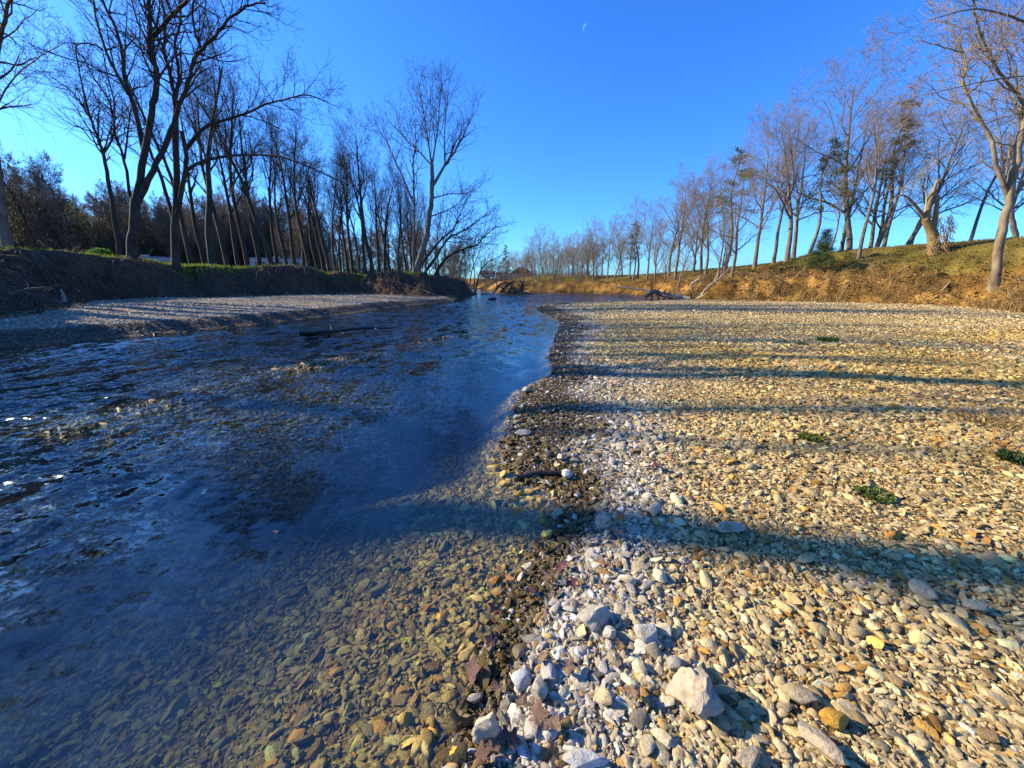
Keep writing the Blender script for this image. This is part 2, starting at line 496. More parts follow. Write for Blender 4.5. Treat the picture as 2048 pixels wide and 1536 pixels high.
def wet_width(x, y):
    n = fbm(x * 0.9 + 5, y * 0.9, 3, 21)
    base = np.interp(y, [0, 2, 3.2, 4, 6.5, 7.5, 12, 20, 40], [0.22, 0.26, 0.45, 1.0, 1.25, 0.5, 0.9, 1.6, 2.0])
    return base * (0.35 + 1.3 * n)
def zone_colour(x, y, w, rng=None):
    """dry stone, white stone near the water, wet algae-brown stone"""
    d = -w
    n = fbm(x * 0.5, y * 0.5, 3, 31)
    n3 = fbm(x * 0.16, y * 0.3, 3, 37)
    tan = np.array((0.53, 0.40, 0.19))
    pale = np.array((0.49, 0.40, 0.24))
    white = np.array((0.50, 0.46, 0.375))
    wetc = np.array((0.115, 0.082, 0.026))
    bed = np.array((0.46, 0.32, 0.085))
    ww = wet_width(x, y)
    wwid = np.interp(y, [0, 2.5, 4, 8, 30], [0.85, 0.7, 0.6, 0.7, 1.2])
    fw = smooth(ww + wwid * (0.5 + n), ww * 0.8, d)
    fp = np.clip(smooth(0.35, 0.65, n3) * 0.8 + smooth(12, 25, y) * 0.4, 0, 1)
    gold = np.array((0.54, 0.375, 0.125))
    fg = smooth(1.6, 4.0, d)[:, None] * smooth(16, 8, y)[:, None] * (0.35 + 0.65 * smooth(0.35, 0.6, n))[:, None]
    c = tan[None] * (1 - fp[:, None]) + pale[None] * fp[:, None]
    c = c * (1 - fg) + gold[None] * fg
    c = c * (1 - fw[:, None]) + white[None] * fw[:, None]
    fwet = smooth(ww * 1.25, ww * 0.55, d)
    c = c * (1 - fwet[:, None]) + wetc[None] * fwet[:, None]
    fb = smooth(-0.02, 0.12, w)
    bed = bed[None] * (1 - 0.5 * smooth(1.8, 3.5, w))[:, None]
    c = c * (1 - fb[:, None]) + bed * fb[:, None]
    return c, np.clip(fwet, 0, 1)

def terrain_colours():
    c, _ = zone_colour(gx, gy, W)
    c = c * 0.62
    # left bar: paler grey
    lb = (LS & (W <= 0))[:, None]
    dd = -W
    lc = np.array((0.42, 0.36, 0.28))[None] * smooth(0.7, 1.6, dd)[:, None] + np.array((0.16, 0.125, 0.095))[None] * (1 - smooth(0.7, 1.6, dd)[:, None])
    c = np.where(lb, lc, c)
    # left bank soil, then grass behind the crest
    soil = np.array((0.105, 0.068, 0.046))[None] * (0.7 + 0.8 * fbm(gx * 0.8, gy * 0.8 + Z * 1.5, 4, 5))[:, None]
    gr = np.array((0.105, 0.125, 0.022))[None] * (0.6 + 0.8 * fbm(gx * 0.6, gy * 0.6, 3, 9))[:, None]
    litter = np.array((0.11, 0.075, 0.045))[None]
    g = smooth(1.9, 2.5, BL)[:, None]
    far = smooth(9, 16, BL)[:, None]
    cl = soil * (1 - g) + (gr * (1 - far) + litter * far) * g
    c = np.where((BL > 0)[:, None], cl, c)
    # right bank: leaf litter and ochre clay low down, grass above
    nn = fbm(gx * 0.5, gy * 0.5, 4, 15)
    n4 = fbm(gx * 0.25, gy * 0.25, 3, 19)
    lit = np.array((0.27, 0.145, 0.035))[None] * (0.5 + nn)[:, None]
    clay = np.array((0.46, 0.26, 0.07))[None]
    brown = np.array((0.13, 0.085, 0.035))[None]
    fc = (smooth(0.50, 0.60, nn) * smooth(4.5, 2, BR) * smooth(12, 22, gy))[:, None]
    fb = smooth(0.45, 0.6, n4)[:, None] * 0.7
    lo = (lit * (1 - fb) + brown * fb) * (1 - fc) + clay * fc
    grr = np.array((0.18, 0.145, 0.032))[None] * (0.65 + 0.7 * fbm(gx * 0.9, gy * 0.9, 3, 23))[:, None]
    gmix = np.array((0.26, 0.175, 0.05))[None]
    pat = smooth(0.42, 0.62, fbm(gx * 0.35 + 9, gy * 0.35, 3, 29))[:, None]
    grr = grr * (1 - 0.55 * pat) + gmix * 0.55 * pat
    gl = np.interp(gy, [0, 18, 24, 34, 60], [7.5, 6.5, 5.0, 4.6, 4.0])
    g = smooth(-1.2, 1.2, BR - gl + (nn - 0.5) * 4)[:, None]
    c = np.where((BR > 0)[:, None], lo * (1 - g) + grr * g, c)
    return c
TC = terrain_colours()
fx, fy = gx[gq].mean(1), gy[gq].mean(1)
fw_, fbl, fbr, fls = W[gq].mean(1), BL[gq].mean(1), BR[gq].mean(1), LS[gq].sum(1) >= 3
zone = np.where(fbr > 0, 4, np.where(fbl > 0, 3, np.where(fw_ > 0, 0, np.where(fls, 2, 1))))
SETTING = {}
for k, (nm, mt, lab, ct) in enumerate((
        ('riverbed', M_GRAVEL, 'olive brown stony bed of the river under clear water', 'riverbed'),
        ('gravel_bar', M_GRAVEL, 'wide sunlit bar of tan and white gravel beside the river', 'gravel bar'),
        ('far_gravel_bar', M_GRAVEL, 'long pale gravel bar at the foot of the dark earth bank', 'gravel bar'),
        ('left_bank', M_EARTH, 'steep dark eroded earth bank with a grassy top', 'river bank'),
        ('right_bank', M_EARTH, 'sunlit bank of leaf litter and clay rising to a grassy crest', 'river bank'))):
    q = gq[zone == k]
    used, inv = np.unique(q, return_inverse=True)
    me = mesh_np(nm, np.stack([gx[used], gy[used], Z[used]], 1), inv.reshape(q.shape))
    set_col(me, TC[used])
    SETTING[nm] = tag(link(nm, me, mt), lab, ct, kind='structure')

# ------------------------------------------------------------------ river water
def build_water():
    rr = [0.6]
    while rr[-1] < 120: rr.append(rr[-1] * (1.012 if rr[-1] < 25 else 1.03))
    a = R(1) * np.concatenate([np.arange(-180, -66, 4.0), np.arange(-66, 40.1, 0.35), np.arange(44, 180.1, 4.0)])
    x, y, q = polar_grid(np.array(rr), a)
    w = poly_sd(x, y, RIVER)
    rgh = smooth(0.05, 2.2, w) * (0.35 + 0.9 * fbm(x * 0.25, y * 0.25, 3, 41))
    h = (fbm(x * 1.1 + y * 0.5, y * 0.55 - x * 0.25, 3, 43) - 0.5) * 0.030 * rgh
    h += (fbm(x * 3.0 + y * 1.1, y * 1.2 - x * 0.8, 2, 47) - 0.5) * 0.012 * rgh
    keep = (w[q] > -0.9).all(1)
    q = q[keep]
    used, inv = np.unique(q, return_inverse=True)
    me = mesh_np('river', np.stack([x[used], y[used], h[used]], 1), inv.reshape(q.shape))
    at = me.attributes.new('ripple', 'FLOAT', 'POINT')
    calm = smooth(58, 46, y) * 0.85 + 0.15
    rp = (0.10 + 0.18 * smooth(0.2, 2.0, w) + 0.75 * smooth(1.6, 4.0, w) * (0.4 + 0.9 * fbm(x * 0.25, y * 0.25, 2, 53)) + 0.5 * smooth(6, 11, y) * smooth(0.2, 1.5, w)) * calm
    at.data.foreach_set('value', np.clip(rp[used] * 0.85 + 0.95 * (smooth(2.2, 5.0, w) * smooth(11, 5, y))[used], 0, 2.0).astype(np.float32))
    return tag(link('river', me, M_WATER), 'clear rippling shallow river reflecting the blue sky', 'river', kind='structure')
build_water()
# ------------------------------------------------------------------ stones
rs = np.random.RandomState(7)
def ico(sub):
    bm = bmesh.new()
    bmesh.ops.create_icosphere(bm, subdivisions=sub, radius=1.0)
    v = np.array([p.co[:] for p in bm.verts])
    f = np.array([[p.index for p in t.verts] for t in bm.faces])
    bm.free()
    return v, f
ICO2, ICO3, ICO4 = ico(2), ico(3), ico(4)
def n3(v, s, seed):
    return (vnoise(v[:, 0] * s + 50, v[:, 1] * s + v[:, 2] * s * 0.7 + 50, seed) + vnoise(v[:, 2] * s + 50, v[:, 0] * s * 0.8 - v[:, 1] * s + 50, seed + 1)) - 1.0
def rock_verts(base, seed, cuts=8, shape=(1, 0.72, 0.45), rough=0.05, lo=0.52):
    r_ = np.random.RandomState(seed)
    v = base[0].copy()
    for i in range(cuts):
        n = r_.normal(size=3)
        n /= np.linalg.norm(n)
        c = r_.uniform(lo, 0.9)
        k = np.maximum(v @ n - c, 0)
        v = v - k[:, None] * n[None] * 0.985
    v = v * (1 + rough * n3(v, 2.3, seed)[:, None] + rough * 0.5 * n3(v, 5.1, seed + 5)[:, None])
    v = v * np.array(shape)
    v -= (v.max(0) + v.min(0)) / 2
    return v / (v[:, 0].max() - v[:, 0].min())
SHAPES = []
STONE_COLL = bpy.data.collections.new('stone_shapes')
for i in range(18):
    sh = (1, rs.uniform(0.30, 0.75), rs.uniform(0.20, 0.46))
    v = rock_verts(ICO2, 100 + i, cuts=9 + i % 5, shape=sh, rough=0.07, lo=0.42)
    me = mesh_np('stone_shape', v, ICO2[1], smooth=True)
    me.set_sharp_from_angle(angle=R(30))
    me.materials.append(M_STONE)
    SHAPES.append(me)
    o = bpy.data.objects.new('stone_shape_%02d' % i, me)
    STONE_COLL.objects.link(o)

def gn_group():
    g = bpy.data.node_groups.new('scatter_stones', 'GeometryNodeTree')
    g.interface.new_socket('Geometry', in_out='INPUT', socket_type='NodeSocketGeometry')
    g.interface.new_socket('Geometry', in_out='OUTPUT', socket_type='NodeSocketGeometry')
    gi, go = g.nodes.new('NodeGroupInput'), g.nodes.new('NodeGroupOutput')
    ci = g.nodes.new('GeometryNodeCollectionInfo')
    ci.inputs['Collection'].default_value = STONE_COLL
    ci.inputs['Separate Children'].default_value = True
    ci.inputs['Reset Children'].default_value = True
    io = g.nodes.new('GeometryNodeInstanceOnPoints')
    io.inputs['Pick Instance'].default_value = True
    def na(name, typ):
        n = g.nodes.new('GeometryNodeInputNamedAttribute')
        n.data_type = typ
        n.inputs['Name'].default_value = name
        return [s for s in n.outputs if s.enabled and s.name == 'Attribute'][0]
    g.links.new(gi.outputs[0], io.inputs['Points'])
    g.links.new(ci.outputs[0], io.inputs['Instance'])
    g.links.new(na('idx', 'INT'), io.inputs['Instance Index'])
    er = g.nodes.new('FunctionNodeEulerToRotation')
    g.links.new(na('rot', 'FLOAT_VECTOR'), er.inputs[0])
    g.links.new(er.outputs[0], io.inputs['Rotation'])
    g.links.new(na('scl', 'FLOAT_VECTOR'), io.inputs['Scale'])
    g.links.new(io.outputs[0], go.inputs[0])
    return g
GN = gn_group()
def scatter(name, pos, rot, scl, col, wet, parent, label, cat):
    n = len(pos)
    me = bpy.data.meshes.new(name)
    me.vertices.add(n)
    me.vertices.foreach_set('co', pos.astype(np.float32).ravel())
    def at(nm, typ, dat, key):
        a = me.attributes.new(nm, typ, 'POINT')
        a.data.foreach_set(key, dat.ravel())
    at('idx', 'INT', rs.randint(0, 18, n).astype(np.int32), 'value')
    at('rot', 'FLOAT_VECTOR', rot.astype(np.float32), 'vector')
    at('scl', 'FLOAT_VECTOR', scl.astype(np.float32), 'vector')
    at('col', 'FLOAT_VECTOR', col.astype(np.float32), 'vector')
    at('wet', 'FLOAT', wet.astype(np.float32), 'value')
    o = link(name, me, M_STONE, parent)
    md = o.modifiers.new('scatter', 'NODES')
    md.node_group = GN
    return tag(o, label, cat, kind='stuff')
def sector(n, r0, r1, a0, a1):
    r = np.sqrt(rs.uniform(r0 * r0, r1 * r1, n))
    a = R(1) * rs.uniform(a0, a1, n)
    return r * np.sin(a), r * np.cos(a)
def tint(c, n, amp=0.30, ochre=0.10):
    k = np.exp(rs.normal(0, amp, n))[:, None]
    warm = rs.normal(0, 1, n)[:, None]
    c = c * k * (1 + warm * np.array((0.03, 0.0, -0.09))[None])
    o = rs.uniform(size=n) < ochre
    c[o] *= np.array((0.95, 0.66, 0.30))
    g = rs.uniform(size=n) < 0.06
    c[g] *= np.array((0.45, 0.42, 0.42))
    return np.clip(c, 0.008, 0.74)

def gravel_batch(specs, where):
    P, ROT, SCL, C, WT = [], [], [], [], []
    for (r0, r1, a0, a1, dens, med, sig, smax) in specs:
        area = (a1 - a0) / 360 * math.pi * (r1 * r1 - r0 * r0)
        n = int(area * dens)
        x, y = sector(n, r0, r1, a0, a1)
        z, w, bl, br, ls, _, _ = ground(x, y, True)
        if where == 'bar': k = (w < 0.02) & (br < 0.3) & (bl < 0) & ~ls
        elif where == 'bed': k = (w > -0.06) & (br < 0) & (bl < 0)
        else: k = (w < 0.0) & ls & (bl < 0.4)
        x, y, z, w = x[k], y[k], z[k], w[k]
        n = len(x)
        s = np.minimum(med * np.exp(rs.normal(0, sig, n)), smax)
        patch = fbm(x * 0.45, y * 0.8, 3, 61)
        s = s * (0.42 + 1.1 * patch)
        c, wet = zone_colour(x, y, w)
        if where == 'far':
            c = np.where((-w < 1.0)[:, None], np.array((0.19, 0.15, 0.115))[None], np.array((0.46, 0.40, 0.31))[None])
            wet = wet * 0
        if where == 'bed':
            sh = smooth(0.06, 0.01, -z)
            dry = (rs.uniform(size=n) < 0.35) & (z > 0.0)
            c[dry] = (0.36, 0.30, 0.22)
            wet = np.where(dry, 0.3, 0.6)
            c = tint(c, n, 0.36, 0.16)
        else:
            # here and there a dry white stone on the wet margin
            dry = (rs.uniform(size=n) < 0.10) & (wet > 0.4)
            c[dry] = (0.50, 0.485, 0.45)
            wet[dry] = 0
            c = tint(c, n)
        rot = np.stack([rs.normal(0, 0.30, n), rs.normal(0, 0.30, n), rs.uniform(0, 6.283, n)], 1)
        flat = rs.uniform(0.75, 1.25, n)
        scl = np.stack([s, s * rs.uniform(0.8, 1.1, n), s * flat], 1)
        P.append(np.stack([x, y, z + s * 0.10 * rs.uniform(-0.4, 1.6, n)], 1))
        ROT.append(rot); SCL.append(scl); C.append(c); WT.append(wet)
    return [np.concatenate(v) for v in (P, ROT, SCL, C, WT)]

BAR, BED, FARBAR = SETTING['gravel_bar'], SETTING['riverbed'], SETTING['far_gravel_bar']
b = gravel_batch([
    (0.55, 2.0, -35, 80, 8500, 0.0175, 0.58, 0.075), (2.0, 3.2, -35, 66, 5800, 0.0205, 0.58, 0.085), (3.2, 4.6, -35, 62, 3800, 0.025, 0.55, 0.10),
    (4.6, 7.0, -10, 60, 2100, 0.034, 0.50, 0.11), (7.0, 12.0, -10, 58, 850, 0.048, 0.46, 0.14),
    (12, 20, -6, 57, 480, 0.048, 0.42, 0.14), (20, 40, 0, 57, 130, 0.066, 0.36, 0.16)], 'bar')
scatter('gravel', *b, BAR, 'loose small stones covering the sunlit gravel bar', None)
print('bar stones', len(b[0]))
b = gravel_batch([
    (0.8, 2.2, -70, 30, 6000, 0.021, 0.58, 0.09), (2.2, 4.0, -64, 25, 2800, 0.029, 0.55, 0.11),
    (4.0, 8.0, -58, 15, 800, 0.042, 0.48, 0.11), (8.0, 18.0, -56, 5, 130, 0.065, 0.40, 0.14)], 'bed')
k = np.ones(len(b[0]), bool)
shoal_xy = np.array(SHOAL_TOP)
sx, sy = [], []
for _ in range(1):
    t = rs.uniform(0, 1, 2600) ** 0.8
    sp = np.array(SHOAL[1:7])
    seg = np.minimum((t * (len(sp) - 1)).astype(int), len(sp) - 2)
    fr = t * (len(sp) - 1) - seg
    pp = sp[seg] * (1 - fr)[:, None] + sp[seg + 1] * fr[:, None]
    wd = np.where((t > 0.55) & (t < 0.85), 0.32, 0.10)
    pp = pp + rs.normal(0, 1, pp.shape) * wd[:, None]
n = len(pp)
zs = ground(pp[:, 0], pp[:, 1])
s = 0.032 * np.exp(rs.normal(0, 0.35, n))
cs = np.where((rs.uniform(size=n) < 0.30)[:, None], np.array((0.30, 0.235, 0.18))[None], np.array((0.10, 0.075, 0.05))[None])
extra = [np.stack([pp[:, 0], pp[:, 1], zs + s * 0.05], 1), np.stack([rs.normal(0, .3, n), rs.normal(0, .3, n), rs.uniform(0, 6.28, n)], 1),
         np.stack([s, s, s], 1), tint(cs, n), np.full(n, 0.6)]
b = [np.concatenate([u, e]) for u, e in zip(b, extra)]
scatter('gravel', *b, BED, 'olive and brown pebbles lying on the riverbed under clear water', None)
print('bed stones', len(b[0]))
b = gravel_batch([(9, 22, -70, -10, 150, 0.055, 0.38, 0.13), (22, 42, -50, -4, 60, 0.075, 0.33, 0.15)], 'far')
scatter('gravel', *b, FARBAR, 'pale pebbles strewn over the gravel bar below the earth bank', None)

def stone_objects(parent, count, r0, r1, a0, a1, where, smin, smax):
    """the largest stones one can pick apart, each an object under its bar or bed"""
    x, y = sector(count * 12, r0, r1, a0, a1)
    z, w, bl, br, ls, _, _ = ground(x, y, True)
    k = ((w < -0.1) & (br < 0) & ~ls) if where == 'bar' else ((w > 0.1) & (z < -0.02))
    x, y, z, w = x[k], y[k], z[k], w[k]
    c, wet = zone_colour(x, y, w)
    if where == 'bed': wet = np.full(len(x), 0.5)
    c = tint(c, len(x), 0.2, 0.12)
    placed, n = [], 0
    for i in range(len(x)):
        s = smin + (smax - smin) * rs.uniform() ** 2.2
        s *= 0.75 + 0.10 * math.hypot(x[i], y[i])
        s = min(s, smax * 1.25)
        if any((x[i] - a) ** 2 + (y[i] - b_) ** 2 < (0.45 * (s + c_)) ** 2 for a, b_, c_ in placed): continue
        placed.append((x[i], y[i], s))
        o = bpy.data.objects.new('stone', SHAPES[rs.randint(18)])
        COL.objects.link(o)
        o.parent = parent
        o.location = (x[i], y[i], z[i] + s * (0.14 if where == 'bar' else 0.06))
        o.rotation_euler = (rs.normal(0, 0.22), rs.normal(0, 0.22), rs.uniform(0, 6.28))
        o.scale = (s, s * rs.uniform(0.8, 1.1), s * rs.uniform(0.8, 1.25))
        o['col'] = [float(q) for q in c[i]]
        o['wet'] = float(wet[i])
        n += 1
        if n >= count: break
stone_objects(BAR, 290, 0.95, 4.2, -20, 56, 'bar', 0.055, 0.125)
stone_objects(BED, 150, 1.4, 4.4, -55, 12, 'bed', 0.06, 0.15)

# rocks that stand out one by one
def rock(px, py, wpx, label, shape=(1, 0.7, 0.5), rz=0.0, tilt=(0, 0), col=(0.5, 0.48, 0.42), wet=0.0, seed=1, cuts=10, rough=0.10, lift=0.30, zwater=None):
    p = at_z(px, py, 0.06)
    for _ in range(3):
        p = at_z(px, py, gz(p[0], p[1]) + 0.02)
    d = ray(px, py)
    depth = p[1] * CP - (p[2] - CAM[2]) * SP
    L = wpx / F_PX * depth * 0.85
    v = rock_verts(ICO3 if wpx < 60 else ICO4, seed, cuts, shape, rough, 0.5)
    me = mesh_np('rock', v, (ICO3 if wpx < 60 else ICO4)[1])
    me.set_sharp_from_angle(angle=R(32))
    me.materials.append(M_STONE)
    o = link('rock', me)
    o.scale = (L, L, L)
    h = (v[:, 2].max() - v[:, 2].min()) * L
    g = gz(p[0], p[1])
    o.location = (p[0], p[1], g + h * lift + 0.012)
    o.rotation_euler = (tilt[0], tilt[1], rz)
    o['col'] = list(map(float, col))
    o['wet'] = float(wet)
    return tag(o, label, 'rock', 'single rocks along the water edge and gravel')
W_, T_, O_ = (0.47, 0.425, 0.33), (0.50, 0.44, 0.32), (0.42, 0.24, 0.05)
rock(1388, 1402, 96, 'knobbly cream boulder, largest on the dry gravel, with a pitted rounded top', (1, 0.85, 0.72), 0.4, col=(0.42, 0.36, 0.26), seed=11, cuts=4, rough=0.30, lift=0.27)
rock(1186, 1238, 84, 'long lumpy white rock with a rough pale end at the wet margin', (1, 0.62, 0.5), 0.35, col=(0.44, 0.40, 0.32), seed=12, cuts=6, rough=0.24, lift=0.26)
rock(1080, 1382, 54, 'egg shaped white rock with a dark pit leaning against a flat rock', (1, 0.8, 0.85), 1.2, col=W_, seed=13, lift=0.40, rough=0.08)
rock(1042, 1362, 46, 'flat topped white rock half dark with water behind the egg shaped rock', (1, 0.85, 0.5), 0.2, col=(0.5, 0.5, 0.48), seed=14, lift=0.3)
rock(975, 1478, 66, 'jagged upright white rock standing among sodden leaves at the water edge', (0.62, 0.5, 1.0), 0.3, (0.25, 0.35), W_, seed=15, cuts=13, lift=0.40, rough=0.2)
rock(1172, 1522, 112, 'long flat grey white slab lying in white gravel', (1, 0.42, 0.3), 0.05, col=(0.50, 0.49, 0.46), seed=16, lift=0.35)
rock(1292, 1268, 62, 'low cracked pale rock with angular facets on white gravel', (1, 0.8, 0.5), 0.5, col=(0.52, 0.51, 0.47), seed=17, lift=0.32)
rock(1218, 1268, 34, 'small round cream rock beside the long lumpy white rock', (1, 0.9, 0.9), 0.5, col=(0.54, 0.50, 0.40), seed=18, lift=0.38)
rock(1458, 1062, 72, 'blocky cream rock with square ends at the edge of a tree shadow', (1, 0.55, 0.5), 0.06, col=(0.47, 0.43, 0.33), seed=19, cuts=14, lift=0.38, rough=0.06)
rock(1846, 1186, 62, 'smooth pale oval rock tilted on golden gravel', (1, 0.62, 0.45), -0.5, (0.0, 0.35), (0.48, 0.41, 0.27), seed=20, lift=0.40)
rock(1952, 1214, 56, 'smooth cream oval rock lying flat on golden gravel', (1, 0.6, 0.42), -0.15, col=(0.49, 0.42, 0.27), seed=21, lift=0.38)
rock(1640, 1490, 94, 'long split rock, half rusty brown and half white', (1, 0.42, 0.35), -0.95, (0.1, 0.15), (0.46, 0.36, 0.24), seed=22, lift=0.36, cuts=12)
rock(1667, 1441, 62, 'glossy ochre yellow rounded rock in tan gravel', (1, 0.7, 0.5), -0.2, col=(0.46, 0.25, 0.03), wet=0.55, seed=23, cuts=6, lift=0.36)
rock(1598, 1392, 72, 'smooth grey oval cobble in tan gravel', (1, 0.55, 0.42), -0.55, col=(0.40, 0.33, 0.21), seed=24, cuts=5, lift=0.36, rough=0.05)
rock(1046, 868, 40, 'white flat slab poking out at the water line', (1, 0.5, 0.28), -0.2, col=W_, seed=25, lift=0.5)
rock(1052, 783, 24, 'pale oval rock at the outermost tip of the gravel point', (1, 0.7, 0.5), 0.1, col=(0.46, 0.42, 0.30), seed=26, lift=0.5)
rock(1122, 918, 20, 'small white rounded rock on dark wet gravel', (1, 0.8, 0.6), 0.1, col=W_, seed=27, lift=0.5)
rock(1134, 953, 28, 'white capped dark rock at the end of the sunken stick', (1, 0.7, 0.7), -0.4, col=(0.5, 0.5, 0.47), seed=28, lift=0.4)
rock(1094, 1073, 28, 'yellow green angular rock in shallow water', (1, 0.8, 0.8), 0.2, col=(0.42, 0.38, 0.12), wet=0.3, seed=29, lift=0.45)
rock(1114, 1028, 32, 'pale flat topped rock with a yellow rim in shallow water', (1, 0.7, 0.6), 0.1, col=(0.46, 0.44, 0.28), wet=0.2, seed=30, lift=0.45)
rock(1205, 1052, 34, 'upright white rock next to orange dead leaves', (0.7, 0.6, 1.0), 0.4, col=W_, seed=31, lift=0.35)
rock(1310, 1028, 30, 'bean shaped white rock standing in white gravel', (0.75, 0.6, 1.0), 0.9, col=W_, seed=32, lift=0.34)
rock(1350, 1330, 40, 'hollowed grey rock with a dark cup in its top', (1, 0.8, 0.6), 0.2, col=(0.36, 0.33, 0.28), seed=33, lift=0.36)
rock(1405, 1345, 42, 'dark grey brown rock just behind the cream boulder', (1, 0.8, 0.7), 0.9, col=(0.24, 0.20, 0.15), seed=34, lift=0.36)
rock(1500, 1520, 60, 'broad pinkish grey rock with a pointed top in coarse gravel', (1, 0.7, 0.6), 0.4, col=(0.44, 0.36, 0.25), seed=35, lift=0.36)
rock(985, 617, 28, 'dark rock breaking the surface in the middle of the river', (1, 0.5, 0.42), 0.25, col=(0.05, 0.045, 0.04), wet=0.6, seed=36, lift=1.0)
bpy.data.objects['rock'].name = 'rock'
for o in COL.objects:                       # the midstream rock sits on the bed and reaches through the water
    if o.name.startswith('rock') and 'middle of the river' in o.get('label', ''):
        o.location.z = 0.06
        o.scale = (0.8 * o.scale[0], 0.8 * o.scale[1], 0.7 * o.scale[2])
# ------------------------------------------------------------------ trees
def unit(v):
    return v / (np.linalg.norm(v, axis=-1, keepdims=True) + 1e-12)
class Wood:
    """collects branch polylines, builds them as tapered tubes in one go"""
    def __init__(self):
        self.g = {}
    def add(self, pts, rad, sides):
        self.g.setdefault((len(pts), sides), []).append((pts, rad))
    def build(self, name):
        V, Q, off = [], [], 0
        for (n, s), items in self.g.items():
            P = np.array([i[0] for i in items], float)
            Rr = np.array([i[1] for i in items], float)
            B = len(P)
            T = np.empty_like(P)
            T[:, 1:-1] = P[:, 2:] - P[:, :-2]
            T[:, 0] = P[:, 1] - P[:, 0]
            T[:, -1] = P[:, -1] - P[:, -2]
            T = unit(T)
            ax = np.where(np.abs(T[:, :1, 2:3]) > 0.8, np.array([[[1.0, 0.2, 0]]]), np.array([[[0, 0.1, 1.0]]]))
            U = unit(np.cross(T, np.broadcast_to(ax, T.shape)))
            Wv = np.cross(T, U)
            a = np.arange(s) * 2 * math.pi / s
            ring = U[:, :, None, :] * np.cos(a)[None, None, :, None] + Wv[:, :, None, :] * np.sin(a)[None, None, :, None]
            verts = P[:, :, None, :] + ring * Rr[:, :, None, None]
            base = off + (np.arange(B) * n * s)[:, None, None]
            i = np.arange(n - 1)[None, :, None] * s
            j = np.arange(s)[None, None, :]
            j2 = (j + 1) % s
            q = np.stack([base + i + j, base + i + j2, base + i + s + j2, base + i + s + j], -1).reshape(-1, 4)
            V.append(verts.reshape(-1, 3))
            Q.append(q)
            off += B * n * s
        return mesh_np(name, np.concatenate(V), np.concatenate(Q)) if V else None

def rnd_perp(d, rng):
    v = np.array((rng.gauss(0, 1), rng.gauss(0, 1), rng.gauss(0, 1)))
    v -= d * v.dot(d)
    return v / (np.linalg.norm(v) + 1e-9)
class TreeSpec:
    maxlv = 4
    nseg = (12, 8, 5, 3, 2)
    wig = (0.05, 0.13, 0.18, 0.22, 0.25)
    trop = (0.03, 0.06, 0.05, 0.05, 0.03)
    kids = (11, 8, 7, 4, 0)
    start = (0.42, 0.25, 0.2, 0.15, 0)
    ratio = (0.46, 0.52, 0.50, 0.48, 0)
    ang = (42, 42, 45, 48, 0)
    tip = 0.007
    thin = 0.68
    sides = (10, 7, 5, 3, 3)
def spawn(wt, wc, pts, rad, L, lv, rng, S, phase=None):
    """side branches along a polyline of level lv"""
    if lv >= S.maxlv: return
    n = S.kids[lv]
    pts = np.asarray(pts)
    m = len(pts) - 1
    ph = rng.uniform(0, 6.28)
    for k in range(n):
        f = S.start[lv] + (1 - S.start[lv]) * ((k + rng.uniform(0.1, 0.9)) / n)
        if k == n - 1: f = 0.97
        fi = min(int(f * m), m - 1)
        p = pts[fi] + (pts[fi + 1] - pts[fi]) * (f * m - fi)
        d = unit(pts[fi + 1] - pts[fi])
        r0 = rad[fi] + (rad[fi + 1] - rad[fi]) * (f * m - fi)
        ph += 2.4 + rng.uniform(-0.5, 0.5)
        side = rnd_perp(d, rng)
        ref = unit(np.cross(d, np.array((0.3, 0.5, 0.8))))
        side = ref * math.cos(ph) + np.cross(d, ref) * math.sin(ph)
        a = R(S.ang[lv] * rng.uniform(0.6, 1.3)) * (0.55 if k == n - 1 else 1.0)
        nd = unit(d * math.cos(a) + side * math.sin(a))
        ll = L * S.ratio[lv] * rng.uniform(0.65, 1.25) * (1.15 - 0.55 * f)
        limb(wt, wc, p, nd, ll, max(r0 * rng.uniform(0.42, 0.62), S.tip), lv + 1, rng, S)
def limb(wt, wc, p, d, L, r, lv, rng, S):
    n = S.nseg[lv]
    pts, rad = [np.array(p)], [r]
    up = np.array((0, 0, 1.0))
    rend = max(r * (0.30 if lv else 0.25), S.tip * 0.7)
    for i in range(n):
        d = unit(d + np.array((rng.gauss(0, 1), rng.gauss(0, 1), rng.gauss(0, 1))) * S.wig[lv] + up * S.trop[lv])
        pts.append(pts[-1] + d * (L / n))
        rad.append(r + (rend - r) * ((i + 1) / n) ** 0.85)
    (wt if lv <= 1 else wc).add(pts, rad, S.sides[lv])
    spawn(wt, wc, pts, rad, L, lv, rng, S)
def tree_meshes(seed, H, r, S, lean=(0, 0)):
    rng = random.Random(seed)
    wt, wc = Wood(), Wood()
    d = unit(np.array((lean[0], lean[1], 1.0)))
    # root flare
    n = S.nseg[0]
    pts, rad = [np.array((0, 0, -0.3))], [r * 1.5]
    pts.append(np.array((0, 0, 0.15))); rad.append(r * 1.15)
    L = H * 0.86
    for i in range(n):
        d = unit(d + np.array((rng.gauss(0, 1), rng.gauss(0, 1), 0)) * S.wig[0] + np.array((0, 0, 1)) * S.trop[0])
        pts.append(pts[-1] + d * (L / n))
        rad.append(r * (1 - 0.86 * ((i + 1) / n) ** 1.1))
    wt.add(pts, rad, S.sides[0])
    spawn(wt, wc, pts, rad, L, 0, rng, S)
    return wt.build('trunk'), wc.build('crown')
